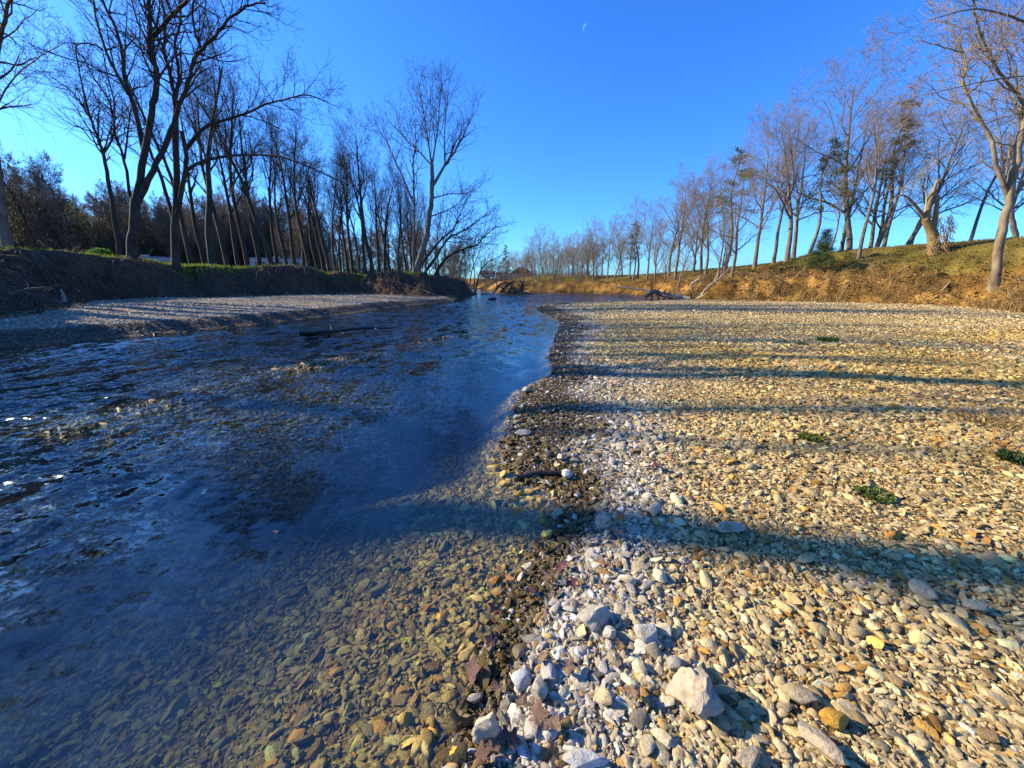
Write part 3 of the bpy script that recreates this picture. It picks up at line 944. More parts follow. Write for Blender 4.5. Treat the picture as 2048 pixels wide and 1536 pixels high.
def put_tree(meshes, loc, rz, sc, label, group, mats, name='bare_tree', tilt=(0, 0)):
    t = empty(name, loc)
    t.rotation_euler = (tilt[0], tilt[1], rz)
    t.scale = (sc, sc, sc) if isinstance(sc, (int, float)) else sc
    for me, nm, mt in zip(meshes, ('trunk', 'crown', 'leaves'), mats):
        if me is None: continue
        o = link(nm, me, mt, t)
        if nm != 'trunk': o['kind'] = 'stuff'
    return tag(t, label, 'tree', group)

class Tall(TreeSpec):          # drawn-up woodland tree
    start = (0.45, 0.25, 0.2, 0.15, 0)
    ang = (30, 36, 42, 46, 0)
    trop = (0.03, 0.12, 0.10, 0.06, 0.03)
    ratio = (0.36, 0.50, 0.50, 0.50, 0)
class Spread(TreeSpec):        # open-grown tree on the sunny bank
    start = (0.30, 0.2, 0.2, 0.15, 0)
    ang = (46, 44, 46, 50, 0)
    kids = (13, 9, 7, 5, 0)
    ratio = (0.50, 0.52, 0.50, 0.48, 0)
    trop = (0.02, 0.07, 0.06, 0.04, 0.02)
class Multi(TreeSpec):
    start = (0.12, 0.2, 0.2, 0.15, 0)
    ang = (30, 38, 45, 50, 0)
    kids = (12, 8, 6, 5, 0)
    ratio = (0.62, 0.5, 0.5, 0.48, 0)
    trop = (0.02, 0.08, 0.06, 0.04, 0.02)
class Bush(TreeSpec):
    start = (0.03, 0.15, 0.2, 0.15, 0)
    kids = (14, 7, 5, 4, 0)
    ang = (40, 42, 45, 50, 0)
    ratio = (0.75, 0.5, 0.5, 0.5, 0)
class Thicket(TreeSpec):       # branchy wood seen from far off: only boughs and coarse sprays can be told
    start = (0.16, 0.15, 0.15, 0.1, 0)
    kids = (16, 9, 8, 5, 0)
    nseg = (10, 6, 4, 2, 2)
    ang = (38, 42, 46, 50, 0)
    trop = (0.02, 0.10, 0.08, 0.06, 0.03)
    ratio = (0.40, 0.50, 0.52, 0.55, 0)
    tip = 0.017
    sides = (7, 5, 3, 3, 3)
THICKET = [tree_meshes(800 + i, 13, 0.15, Thicket, (0.05, 0.03)) for i in range(4)]
TALL = [tree_meshes(200 + i, 18, 0.22 + 0.03 * (i % 3), Tall, (0.03 * math.sin(i * 2.1), 0.03 * math.cos(i * 1.3))) for i in range(5)]
SPREAD = [tree_meshes(300 + i, 14, 0.22, Spread, (0.02 * math.sin(i * 2.7), 0.015)) for i in range(5)]
MULTI = [tree_meshes(400 + i, 9, 0.16, Multi, (0.15 * math.sin(i * 1.7), 0.1)) for i in range(3)]
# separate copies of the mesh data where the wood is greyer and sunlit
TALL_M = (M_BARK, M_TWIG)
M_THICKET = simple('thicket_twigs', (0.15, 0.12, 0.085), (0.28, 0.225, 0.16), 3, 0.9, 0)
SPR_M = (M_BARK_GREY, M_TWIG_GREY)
def bare_copy(ms):
    out = []
    for m in ms:
        c = m.copy(); c.materials.clear(); out.append(c)
    return tuple(out)
TALL_R = [bare_copy(t) for t in TALL[:2]]

# --- trees whose limbs can be read one by one in the photograph
def spline(P, rad, n):
    P, rad = np.array(P, float), np.array(rad, float)
    k = len(P)
    t = np.linspace(0, k - 1, n)
    i = np.clip(t.astype(int), 0, k - 2)
    f = (t - i)[:, None]
    p0, p1, p2, p3 = P[np.maximum(i - 1, 0)], P[i], P[i + 1], P[np.minimum(i + 2, k - 1)]
    q = 0.5 * (2 * p1 + (p2 - p0) * f + (2 * p0 - 5 * p1 + 4 * p2 - p3) * f ** 2 + (3 * p1 - p0 - 3 * p2 + p3) * f ** 3)
    return q, np.interp(t, np.arange(k), rad)
def traced_tree(name, base_y, limbs, label, mats, seed, S=TreeSpec, group=None, roots=0):
    """limbs: (pixel points, r0, r1, depth drift, side branch start, side branch scale); pixels give shape, base_y the real distance"""
    rng = random.Random(seed)
    wt, wc = Wood(), Wood()
    first = at_y(*limbs[0][0][0], base_y)
    g = gz(first[0], first[1])
    base = np.array((first[0], first[1], g))
    for li, (pp, r0, r1, drift, st, sc) in enumerate(limbs):
        P = []
        for i, (a, b_) in enumerate(pp):
            y = base_y + drift * (i / max(len(pp) - 1, 1)) ** 1.2
            P.append(at_y(a, b_, y) - base)
        P = np.array(P)
        if li == 0:
            P[0, 2] = min(P[0, 2], -0.25)
        n = 4 * len(pp)
        th = S.thin
        rd = [th * (r0 + (r1 - r0) * (i / (len(pp) - 1)) ** 0.7) for i in range(len(pp))]
        q, rr = spline(P, rd, n)
        q[1:-1] += np.array([[rng.gauss(0, 0.03) for _ in range(3)] for _ in range(n - 2)]) * min(r0 * 3, 1)
        if li == 0:
            rr[0] *= 1.35; rr[1] *= 1.15
        wt.add(list(q), list(rr), 10 if r0 > 0.15 else 7)
        L = np.linalg.norm(np.diff(q, axis=0), axis=1).sum()
        class S2(S):
            start = (S.start[0], st, *S.start[2:])
            kids = (S.kids[0], max(4, int(L * 1.65 * sc + 3)), *S.kids[2:])
            ratio = (S.ratio[0], min(0.5, 3.2 / L), *S.ratio[2:])
        if st < 1:
            spawn(wt, wc, q, rr, L, 1, rng, S2)
    t = empty(name, base)
    o = link('trunk', wt.build('trunk'), mats[0], t)
    o = tag(link('crown', wc.build('crown'), mats[1], t), kind='stuff')
    if roots:
        for k in range(roots):
            w = Wood()
            a = rng.uniform(-1.9, 0.9) - 0.6
            p = np.array((0, 0, 0.12)); d = np.array((math.cos(a), math.sin(a), -0.35))
            pts = [p]
            for i in range(7):
                d = unit(d + np.array((rng.gauss(0, .25), rng.gauss(0, .25), -0.22)))
                pts.append(pts[-1] + d * rng.uniform(0.28, 0.42))
            w.add(pts, [0.16 * (1 - i / 8.5) * rng.uniform(0.7, 1) for i in range(8)], 6)
            link('root', w.build('root'), mats[0], t)
    return tag(t, label, 'tree', group)

class Feature(TreeSpec):
    tip = 0.008
    kids = (8, 8, 7, 4, 0)
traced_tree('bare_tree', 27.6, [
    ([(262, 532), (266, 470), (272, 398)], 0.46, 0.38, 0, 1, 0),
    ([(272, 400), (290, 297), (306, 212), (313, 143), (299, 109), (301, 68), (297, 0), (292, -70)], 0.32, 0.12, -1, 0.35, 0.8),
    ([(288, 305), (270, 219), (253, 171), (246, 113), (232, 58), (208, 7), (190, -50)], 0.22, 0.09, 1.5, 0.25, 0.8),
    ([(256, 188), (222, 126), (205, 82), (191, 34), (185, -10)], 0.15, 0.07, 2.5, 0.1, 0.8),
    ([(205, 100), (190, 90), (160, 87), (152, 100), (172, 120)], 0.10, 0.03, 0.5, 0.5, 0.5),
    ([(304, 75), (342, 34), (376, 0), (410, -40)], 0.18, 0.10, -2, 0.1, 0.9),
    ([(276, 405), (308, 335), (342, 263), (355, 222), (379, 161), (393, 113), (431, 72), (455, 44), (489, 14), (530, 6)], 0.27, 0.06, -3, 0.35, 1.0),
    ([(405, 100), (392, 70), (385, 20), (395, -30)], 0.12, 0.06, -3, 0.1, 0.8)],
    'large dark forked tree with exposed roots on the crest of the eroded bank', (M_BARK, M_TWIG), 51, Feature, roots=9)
traced_tree('bare_tree', 30.5, [
    ([(349, 525), (349, 460), (352, 393), (352, 256), (350, 200)], 0.40, 0.24, 0, 1, 0),
    ([(350, 205), (342, 154), (328, 103), (331, 51), (318, -20)], 0.22, 0.10, 1, 0.1, 0.9),
    ([(350, 200), (358, 150), (350, 90), (362, 40), (355, -20)], 0.19, 0.08, 2, 0.1, 0.9),
    ([(350, 455), (362, 390), (371, 335), (371, 298), (362, 262)], 0.26, 0.18, -0.6, 1, 0),
    ([(371, 300), (403, 260), (437, 243), (485, 229), (533, 208), (574, 198), (615, 191), (658, 206)], 0.19, 0.04, -3, 0.42, 0.9),
    ([(480, 230), (510, 236), (545, 250), (572, 264)], 0.07, 0.03, 1, 0.4, 0.5),
    ([(372, 342), (410, 321), (472, 311), (543, 311), (595, 325), (642, 345), (697, 369)], 0.17, 0.05, -3, 0.35, 0.45),
    ([(348, 440), (325, 365), (300, 300), (285, 265), (262, 240), (240, 232)], 0.21, 0.06, 1.5, 0.5, 0.7)],
    'dark tree with two long limbs arching out sideways over the bank', (M_BARK, M_TWIG), 52, Feature)
traced_tree('bare_tree', 37, [
    ([(236, 506), (222, 393), (208, 314), (195, 273), (178, 232), (150, 191), (103, 154)], 0.30, 0.05, 0, 0.3, 1.0),
    ([(208, 305), (226, 273), (229, 215), (215, 150), (205, 100)], 0.14, 0.05, 1, 0.15, 0.9),
    ([(180, 235), (160, 150), (150, 90)], 0.10, 0.05, -1, 0.1, 0.9)],
    'slender crooked tree leaning away from the large dark forked tree', (M_BARK, M_TWIG), 53, Feature)
traced_tree('bare_tree', 39, [
    ([(268, 500), (264, 420), (249, 325), (232, 273), (219, 205), (190, 160), (165, 110)], 0.26, 0.05, 0, 0.35, 1.0),
    ([(249, 318), (256, 262), (262, 215), (270, 160)], 0.13, 0.05, 0.5, 0.1, 0.9)],
    'thin forked tree standing right behind the large dark forked tree', (M_BARK, M_TWIG), 54, Feature)
traced_tree('bare_tree', 33, [
    ([(8, 502), (4, 420), (-8, 330), (-25, 230)], 0.52, 0.36, 0, 1, 0),
    ([(-20, 260), (-6, 120), (8, 40), (22, -10)], 0.26, 0.12, -4, 0.05, 1.0),
    ([(-22, 240), (20, 165), (70, 120), (130, 85)], 0.10, 0.03, -6, 0.05, 1.0)],
    'thick grey trunk beside the dark garden seats, cut by the picture edge', (M_BARK_GREY, M_TWIG), 55, Feature)
class Syc(TreeSpec):
    thin = 0.62
    trop = (0.02, 0.10, 0.12, 0.06, 0.03)
    ang = (40, 36, 42, 45, 0)
    kids = (8, 8, 6, 4, 0)
    tip = 0.009
traced_tree('sycamore_tree', 42, [
    ([(826, 552), (848, 490), (861, 419), (864, 372), (864, 329)], 0.58, 0.30, 0, 1, 0),
    ([(864, 332), (853, 263), (842, 195), (838, 165)], 0.16, 0.04, 0, 0.15, 0.9),
    ([(864, 330), (875, 258), (880, 195), (884, 165)], 0.16, 0.04, 1, 0.15, 0.9),
    ([(864, 335), (858, 290), (862, 230), (860, 180)], 0.12, 0.04, -2, 0.15, 0.9),
    ([(866, 370), (891, 329), (911, 301), (930, 263), (946, 228)], 0.26, 0.05, -1, 0.2, 1.0),
    ([(890, 331), (889, 263), (897, 181)], 0.15, 0.04, 0, 0.1, 1.0),
    ([(864, 332), (842, 307), (818, 285), (801, 263), (793, 228)], 0.15, 0.04, 1, 0.2, 0.9),
    ([(863, 432), (891, 422), (916, 408), (940, 380)], 0.12, 0.03, -1, 0.2, 0.8),
    ([(864, 397), (897, 388), (935, 386), (960, 372)], 0.12, 0.03, 1, 0.2, 0.8),
    ([(828, 540), (827, 504), (829, 413), (826, 331), (832, 280), (828, 240)], 0.30, 0.05, 2, 0.35, 0.8),
    ([(828, 408), (801, 345), (782, 304), (771, 280), (752, 256)], 0.17, 0.04, 2, 0.2, 0.9)],
    'tall pale limbed tree with an open fan crown near the bank end', (M_BARK_GREY, M_TWIG), 56, Syc)
traced_tree('leaning_tree', 43, [
    ([(868, 553), (891, 517), (927, 498), (954, 489), (974, 468), (996, 452)], 0.26, 0.05, -4, 0.25, 1.2),
    ([(850, 545), (875, 509), (897, 476), (919, 465), (946, 449), (976, 425)], 0.24, 0.05, -2, 0.25, 1.2),
    ([(842, 530), (875, 487), (908, 455), (919, 430), (935, 395)], 0.20, 0.05, 0, 0.25, 1.2)],
    'low tree with several stems leaning far out over the water', (M_BARK, M_TWIG), 57, Feature)
traced_tree('leaning_tree', 52, [
    ([(950, 572), (960, 545), (975, 525), (1000, 512)], 0.16, 0.05, 0, 0.25, 1.2),
    ([(940, 570), (944, 540), (958, 505), (965, 475)], 0.14, 0.04, 1, 0.25, 1.2)],
    'small leaning tree at the last dark corner of the left bank', (M_BARK, M_TWIG), 58, Feature)
# sunny side
K_BASE = 21.6
traced_tree('sycamore_tree', K_BASE, [
    ([(1990, 576), (2002, 469), (2018, 391), (2033, 312), (2047, 254), (2060, 215)], 0.33, 0.20, 0, 0.75, 0.3),
    ([(2058, 222), (2037, 191), (2006, 152), (1982, 117), (1961, 66), (1951, 31), (1945, -20)], 0.14, 0.05, -2, 0.1, 0.9),
    ([(2017, 398), (1991, 324), (1982, 277), (1959, 238), (1935, 191), (1924, 164), (1933, 137), (1926, 105), (1912, 75)], 0.17, 0.06, 1.5, 0.3, 0.9),
    ([(1926, 105), (1890, 95), (1845, 82)], 0.07, 0.02, 0, 0.05, 1.0),
    ([(1935, 190), (1975, 150), (2000, 90), (2020, 40)], 0.08, 0.03, 2, 0.1, 0.9),
    ([(2058, 225), (2085, 150), (2100, 60), (2110, -30)], 0.15, 0.06, 0, 0.05, 1.0)],
    'pale barked leaning tree low on the leaf covered bank, forking above head height', (M_SYC, M_TWIG_GREY), 61, Syc)
traced_tree('bare_tree', 27.5, [
    ([(2040, 520), (2029, 461), (2021, 418), (2030, 340), (2046, 250), (2060, 160), (2066, 60)], 0.27, 0.08, 0, 0.4, 1.0),
    ([(2022, 410), (2005, 340), (2000, 270), (1985, 200)], 0.12, 0.04, 1, 0.2, 1.0)],
    'grey tree curving up just behind the pale barked leaning tree', (M_BARK_GREY, M_TWIG_GREY), 62, Spread)
traced_tree('bare_tree', 14.0, [
    ([(2320, 560), (2290, 300), (2230, 160), (2150, 90)], 0.22, 0.10, 0, 1, 0),
    ([(2150, 90), (2040, 40), (1950, 18), (1860, 40)], 0.07, 0.015, 0, 0.15, 1.0),
    ([(2230, 160), (2080, 150), (1960, 165), (1850, 190)], 0.06, 0.015, 1, 0.2, 1.0),
    ([(2290, 300), (2100, 230), (1990, 240), (1880, 300)], 0.05, 0.012, 1, 0.25, 0.9)],
    'overhanging bare branches of a tree outside the view, reaching in above the bank', (M_BARK_GREY, M_TWIG_GREY), 63, TreeSpec)

def snag():
    wt, wc = Wood(), Wood()
    y = 28.0
    b0 = at_y(1865, 531, y)
    g = gz(b0[0], b0[1])
    base = np.array((b0[0], b0[1], g))
    t = empty('broken_snag', base)
    def tube(pp, rad, n=14, sides=10):
        q, rr = spline([at_y(a, b_, y) - base for a, b_ in pp], rad, n)
        q += np.array([[random.Random(i).gauss(0, .02) for i in range(3)]])
        return list(q), list(rr)
    w = Wood(); p, r_ = tube([(1865, 540), (1866, 505), (1865, 469), (1850, 440)], [0.42, 0.33, 0.29, 0.21]); w.add(p, r_, 12); link('trunk', w.build('trunk'), M_VINE, t)
    w = Wood(); p, r_ = tube([(1852, 442), (1857, 410), (1864, 390), (1875, 361)], [0.20, 0.18, 0.15, 0.06]); w.add(p, r_, 9); link('broken_limb', w.build('limb'), M_VINE, t)
    w = Wood(); p, r_ = tube([(1864, 465), (1870, 440), (1873, 415), (1878, 392)], [0.18, 0.16, 0.13, 0.05]); w.add(p, r_, 9); link('broken_limb', w.build('limb'), M_VINE, t)
    w = Wood(); p, r_ = tube([(1848, 436), (1830, 412), (1808, 392), (1790, 398)], [0.13, 0.09, 0.06, 0.03]); w.add(p, r_, 6); link('side_limb', w.build('limb'), M_BARK_GREY, t)
    w = Wood(); p, r_ = tube([(1850, 425), (1853, 400), (1850, 382), (1838, 372)], [0.06, 0.05, 0.04, 0.02]); w.add(p, r_, 6); link('side_limb', w.build('limb'), M_DRIFT, t)
    vines = Wood()
    rng = random.Random(5)
    for k in range(150):
        a = rng.uniform(0, 6.28); z0 = rng.uniform(-0.3, 2.4); pts = []
        rr = 0.42 - 0.06 * z0
        for i in range(6):
            pts.append(np.array((math.cos(a) * rr, math.sin(a) * rr, z0)) + np.array([rng.gauss(0, .06) for _ in range(3)]))
            a += rng.uniform(-.3, .5); z0 -= rng.uniform(0.05, 0.35); rr = min(rr + rng.uniform(0, .14), 1.7)
        vines.add(pts, [0.014] * 6, 3)
    tag(link('vines', vines.build('vines'), M_STRAW, t), kind='stuff')
    tag(t, 'broken headed snag wrapped in dry vines, two splintered stubs on top', 'tree')
M_VINE = simple('vine_covered_bark', (0.16, 0.10, 0.04), (0.36, 0.25, 0.11), 7, 0.95, 0.8, 18)
M_STRAW = simple('straw', (0.24, 0.15, 0.06), (0.46, 0.32, 0.14), 3, 0.9, 0)
snag()

# --- the wood behind the earth bank
rng = random.Random(99)
G_L = 'bare trees of the wood behind the earth bank'
L_L = 'tall straight bare tree in the wood behind the dark earth bank'
left_spots = [(400, 36, 1.0), (425, 44, 1.05), (440, 37, 1.08), (470, 40, 1.12), (490, 48, 1.1), (508, 41, 1.1), (532, 43, 1.06), (556, 41, 1.0), (570, 47, 1.0),
              (600, 46, 0.98), (628, 44, 0.92), (645, 50, 0.95), (668, 47, 0.9), (690, 55, 0.92), (712, 48, 0.86), (738, 46, 0.86), (752, 44.5, 0.9), (775, 58, 0.9),
              (800, 52, 0.8), (818, 60, 0.85), (585, 52, .95), (615, 56, .95), (655, 58, .95), (680, 52, .85), (702, 60, .9), (726, 56, .85), (765, 54, .8), (786, 62, .85), (838, 58, .7), (855, 64, .75), (880, 66, .7), (60, 40, 0.7), (110, 46, 0.72), (165, 50, 0.8)]
for i, (px, d, s) in enumerate(left_spots):
    p = on_ground(px, d)
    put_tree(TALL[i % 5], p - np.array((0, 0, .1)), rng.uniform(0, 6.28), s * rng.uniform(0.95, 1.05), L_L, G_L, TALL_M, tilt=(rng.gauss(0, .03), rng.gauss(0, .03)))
L_L2 = 'thin bare tree deep in the wood behind the camper trailers'
for i in range(150):
    px = rng.uniform(-80, 960) if i % 2 else rng.uniform(-60, 640)
    d = (rng.uniform(68, 112) if px > 200 else rng.uniform(48, 100)) if px < 880 else rng.uniform(80, 120)
    p = on_ground(px, d)
    if i % 4 == 0 or px > 660:
        put_tree(TALL[(i * 3) % 5], p - np.array((0, 0, .1)), rng.uniform(0, 6.28), rng.uniform(0.6, 0.9), L_L2, 'thin trees deep in the wood', TALL_M, tilt=(rng.gauss(0, .04), rng.gauss(0, .04)))
    else:
        put_tree(THICKET[i % 4], p - np.array((0, 0, .1)), rng.uniform(0, 6.28), rng.uniform(0.7, 1.15) * (1.0 if px < 640 else 0.85), 'branchy bare tree in the thicket behind the camper trailers', 'thicket trees behind the camper trailers', (M_BARK, M_THICKET), tilt=(rng.gauss(0, .04), rng.gauss(0, .04)))
for i in range(44):
    px = 200 + 470 * (i + rng.random()) / 44
    p = on_ground(px, rng.uniform(66, 84))
    put_tree(THICKET[(i * 7) % 4], p - np.array((0, 0, .1)), rng.uniform(0, 6.28), rng.uniform(0.75, 1.2) * (1.0 if px < 640 else 0.85), 'branchy bare tree in the thicket behind the camper trailers', 'thicket trees behind the camper trailers', (M_BARK, M_THICKET), tilt=(rng.gauss(0, .04), rng.gauss(0, .04)))
for i in range(26):
    px = 640 + 300 * (i + rng.random()) / 26
    p = on_ground(px, rng.uniform(80, 115))
    put_tree(THICKET[(i * 3) % 4], p - np.array((0, 0, .1)), rng.uniform(0, 6.28), rng.uniform(0.65, 0.95), 'branchy bare tree in the thicket behind the camper trailers', 'thicket trees behind the camper trailers', (M_BARK, M_THICKET), tilt=(rng.gauss(0, .04), rng.gauss(0, .04)))
# trees further down the same bank, beyond the frame, that throw the long shadow bands over the bar
class Sparse(Tall):
    maxlv = 3
    kids = (6, 4, 4, 0, 0)
    start = (0.6, 0.4, 0.3, 0.15, 0)
    tip = 0.006
SPARSE = [tree_meshes(700 + i, 19, 0.42, Sparse, (0.02, 0.02)) for i in range(2)]
for i, (x, y, s) in enumerate(((-25.6, 8.5, 1.0), (-26.5, 9.9, 0.9), (-25.5, 12.7, 1.02), (-27.5, 14.6, 0.9), (-27.0, 17.0, 0.95), (-28.0, 19.6, 1.0), (-29.5, 21.5, 0.95), (-31, 16.0, 1.0), (-32, 24.0, 1.0))):
    put_tree(SPARSE[i % 2], (x, y, gz(x, y) - .1), i * 1.7, s, 'sparse bare tree on the bank crest further downstream, throwing a long shadow', 'trees further down the bank', TALL_M)

for i, (x, y) in enumerate(((-27.5, 18.4), (-30, 22.5))):
    put_tree(TALL[i + 1], (x, y, gz(x, y) - .1), i * 2.0, 0.95, 'full crowned bare tree on the bank crest further downstream', 'trees further down the bank', TALL_M)
# --- trees along the sunny bank
G_R, L_R = 'bare trees along the crest of the sunny bank', 'bare grey tree on the grassy crest of the sunny bank'
right_spots = [(1429, 38, 0.62, 0), (1455, 33, 0.62, 1), (1498, 37, 0.85, 2), (1533, 38, 0.85, 3), (1559, 36, 0.95, 4), (1571, 40, 0.9, 0), (1637, 33, 0.45, 1), (1661, 36, 0.8, 2),
               (1675, 35, 1.08, 3), (1697, 30, 0.80, 4), (1716, 38, 0.85, 0), (1725, 39, 0.8, 1), (1741, 34, 0.9, 2), (1783, 36, 0.9, 3), (1790, 38, 0.8, 4), (1903, 35, 0.8, 0), (1956, 33, 0.85, 1), (1962, 36, 0.8, 2)]
R_LAB = {1637: 'short crooked dead tree beside the ragged dark evergreen', 1675: 'stoutest bare tree of the grassy crest with the broadest rounded crown', 1697: 'slim bare tree rooted partway down the slope before the stoutest tree',
         1903: 'bare tree standing alone between the vine wrapped snag and a twin pair', 1429: 'small bare tree at the bank foot behind the driftwood tangle', 1455: 'small bare tree low on the slope just past the driftwood tangle'}
for i, (px, d, s, k) in enumerate(right_spots):
    p = on_ground(px, d)
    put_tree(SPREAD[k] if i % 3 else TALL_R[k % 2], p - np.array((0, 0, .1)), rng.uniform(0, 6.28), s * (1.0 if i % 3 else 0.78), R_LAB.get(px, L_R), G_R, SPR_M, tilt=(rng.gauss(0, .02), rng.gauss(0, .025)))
G_R2, L_R2 = 'smaller bare trees toward the river bend', 'small bare tree on the low sunny bank toward the river bend'
far_spots = [(1156, 62, .8), (1183, 66, .6), (1212, 62, .8), (1224, 58, .85), (1236, 64, .8), (1255, 58, .8), (1271, 56, .85), (1289, 52, .85), (1306, 50, .9), (1332, 52, .95), (1345, 46, .88),
             (1352, 42, .5), (1380, 50, 1.0), (1395, 46, .85), (1404, 44, .9), (1105, 70, .8), (1120, 66, .6), (1135, 72, .75), (1085, 78, .95), (1070, 80, .9), (1062, 84, .85), (1045, 100, .75),
             (1030, 104, .7), (1015, 110, .7), (1000, 112, .75), (985, 105, .6), (1170, 75, .9), (1200, 72, .8), (1145, 80, .9), (1095, 90, .9), (970, 95, .6), (1240, 70, .85), (1190, 66, .8), (1165, 68, .6)]
far_spots += [(960 + 6.5 * k, 88 + (k * 37) % 45, 0.45 + 0.04 * (k % 5) + 0.0022 * 6.5 * k) for k in range(34)]
for i, (px, d, s) in enumerate(far_spots):
    p = on_ground(px, d)
    put_tree(SPREAD[i % 5] if i % 4 or i > 33 else MULTI[i % 3], p - np.array((0, 0, .1)), rng.uniform(0, 6.28), s * rng.uniform(0.85, 1.1) * float(np.interp(px, [960, 1100, 1250, 1340], [.58, .62, .74, .92])), L_R2, G_R2, SPR_M, tilt=(rng.gauss(0, .02), rng.gauss(0, .025)))
for i, (px, d, s) in enumerate(((1183, 64, .8), (1172, 67, .7), (1325, 47, .5), (1437, 34, .55), (1110, 69, .6))):
    p = on_ground(px, d)
    put_tree(MULTI[i % 3], p - np.array((0, 0, .1)), rng.uniform(0, 6.28), s, 'bushy many stemmed bare tree near the foot of the sunny bank', 'many stemmed trees at the bank foot', SPR_M)

# --- evergreens
def leaf_quads(C, D, S, rngs, col, name, wf=0.34):
    """C centres, D directions, S sizes: narrow leaf or needle-spray faces"""
    n = len(C)
    a = unit(rngs.normal(size=(n, 3)))
    U = unit(D)
    Wd = unit(np.cross(U, a))
    L, Wi = S[:, None], S[:, None] * wf
    v = np.stack([C - Wd * Wi * 0.3, C + U * L * 0.5 - Wd * Wi, C + U * L, C + U * L * 0.5 + Wd * Wi], 1).reshape(-1, 3)
    q = np.arange(4 * n).reshape(n, 4)
    me = mesh_np(name, v, q, smooth=False)
    set_col(me, np.repeat(col, 4, axis=0))
    return me
def evergreen(px, d, H, label, z0=0.45, spread=0.23, side=0.0, seed=1, dens=1.0, col=(0.045, 0.075, 0.022)):
    p = on_ground(px, d)
    rg, rn = np.random.RandomState(seed), random.Random(seed)
    wt, wc = Wood(), Wood()
    n = 10
    pts = [np.array((0.02 * H * math.sin(i * .7), 0.02 * H * math.cos(i * .9), -0.2 + (H + .2) * i / n)) for i in range(n + 1)]
    wt.add(pts, [0.016 * H * (1 - 0.93 * i / n) + 0.01 for i in range(n + 1)], 8)
    C, D = [], []
    for k in range(int(46 * dens)):
        f = z0 + (1 - z0) * (k + rn.random()) / (46 * dens)
        a = rn.uniform(0, 6.28)
        L = H * spread * (1.06 - f) / (1.06 - z0) * rn.uniform(0.55, 1.2) * (1 + side * math.cos(a)) + 0.2
        q = np.array((0, 0, H * f))
        dd = unit(np.array((math.cos(a), math.sin(a), rn.uniform(0.0, 0.35))))
        br = [q]
        for i in range(4):
            dd = unit(dd + np.array((rn.gauss(0, .1), rn.gauss(0, .1), rn.gauss(0, .08))))
            br.append(br[-1] + dd * L / 4)
        wc.add(br, [0.03, .024, .018, .012, .006], 4)
        m = int(50 + 90 * L / (H * spread))
        t = rg.uniform(0.25, 1.02, m)
        b_ = np.array(br)
        ii = np.minimum((t * 4).astype(int), 3)
        cc = b_[ii] + (b_[ii + 1] - b_[ii]) * (t * 4 - ii)[:, None] + rg.normal(0, 0.15 * L ** 0.5 + 0.04, (m, 3)) * np.array((1, 1, .6))[None]
        C.append(cc); D.append(dd[None] + rg.normal(0, 0.8, (m, 3)))
    C, D = np.concatenate(C), np.concatenate(D)
    cl = np.array(col)[None] * np.exp(rg.normal(0, .3, len(C)))[:, None]
    fol = leaf_quads(C, D, rg.uniform(0.006, 0.013, len(C)) * H + 0.04, rg, cl, 'needles')
    t = empty('evergreen_tree', p)
    link('trunk', wt.build('trunk'), M_BARK_GREY, t)
    tag(link('branches', wc.build('branches'), M_TWIG_GREY, t), kind='stuff')
    tag(link('needles', fol, M_LEAFLIT, t), kind='stuff')
    return tag(t, label, 'tree')
evergreen(1602, 34.5, 9.0, 'dark evergreen with ragged foliage reaching to one side on the crest', 0.38, 0.24, 0.7, 71, 0.55, (0.06, 0.095, 0.03))
evergreen(1728, 37, 13.0, 'tallest thin evergreen showing between bare trees on the crest', 0.5, 0.12, 0.0, 72, 0.32, (0.075, 0.12, 0.04))
evergreen(1440, 40, 11.5, 'greyish evergreen with wispy top among bare trees', 0.5, 0.18, 0.2, 73, 0.5, (0.10, 0.12, 0.055))
evergreen(1262, 56, 7.8, 'brownish green evergreen at the low end of the crest', 0.35, 0.20, -0.3, 74, 0.5, (0.12, 0.115, 0.045))
evergreen(1622, 29.5, 1.7, 'bushy knee high young cedar on the sunny bank', 0.03, 0.55, 0, 75, 1.6, (0.05, 0.10, 0.02))
evergreen(1626, 33.5, 1.8, 'small pointed spruce sapling peeking over the crest', 0.05, 0.30, 0, 76, 1.0, (0.035, 0.075, 0.05))
evergreen(1012, 115, 9.0, 'distant dark conifer beyond the driftwood bar', 0.1, 0.2, 0, 77, 1.0)

# --- young leaf on the understorey of the dark wood
LEAFY = {}
def leafy(px, d, H, label, seed, col):
    p = on_ground(px, d)
    if seed % 2 not in LEAFY: LEAFY[seed % 2] = tree_meshes(500 + seed % 2, 8.0, 0.10, Multi if seed % 2 else Bush)
    me = LEAFY[seed % 2]
    rg = np.random.RandomState(seed)
    crown = me[1]
    n = len(crown.vertices)
    co = np.empty(n * 3, np.float32); crown.vertices.foreach_get('co', co); co = co.reshape(-1, 3)
    k = rg.randint(0, n, 2200)
    C = co[k] + rg.normal(0, .12, (len(k), 3))
    cl = np.array(col)[None] * np.exp(rg.normal(0, .35, len(k)))[:, None]
    lv = leaf_quads(C, rg.normal(size=(len(k), 3)), rg.uniform(.07, .17, len(k)), rg, cl, 'leaves')
    return put_tree((*me, lv), p, seed * 1.3, H / 8.0, label, 'understorey trees in young leaf', (M_BARK, M_TWIG, M_LEAFLIT), 'leafy_tree')
LB = 'understorey tree in yellow green young leaf at the edge of the dark wood'
for i, (px, d, H) in enumerate(((30, 44, 9), (85, 50, 9), (130, 55, 8), (180, 58, 8.5), (240, 62, 8), (300, 74, 8.5), (-20, 42, 8), (60, 60, 11), (330, 66, 7), (520, 76, 10), (420, 76, 8), (575, 78, 9), (10, 56, 10), (110, 62, 10), (160, 66, 10), (205, 56, 7), (380, 72, 8), (450, 74, 9))):
    leafy(px, d, H, LB, 600 + i, (0.24, 0.23, 0.07))
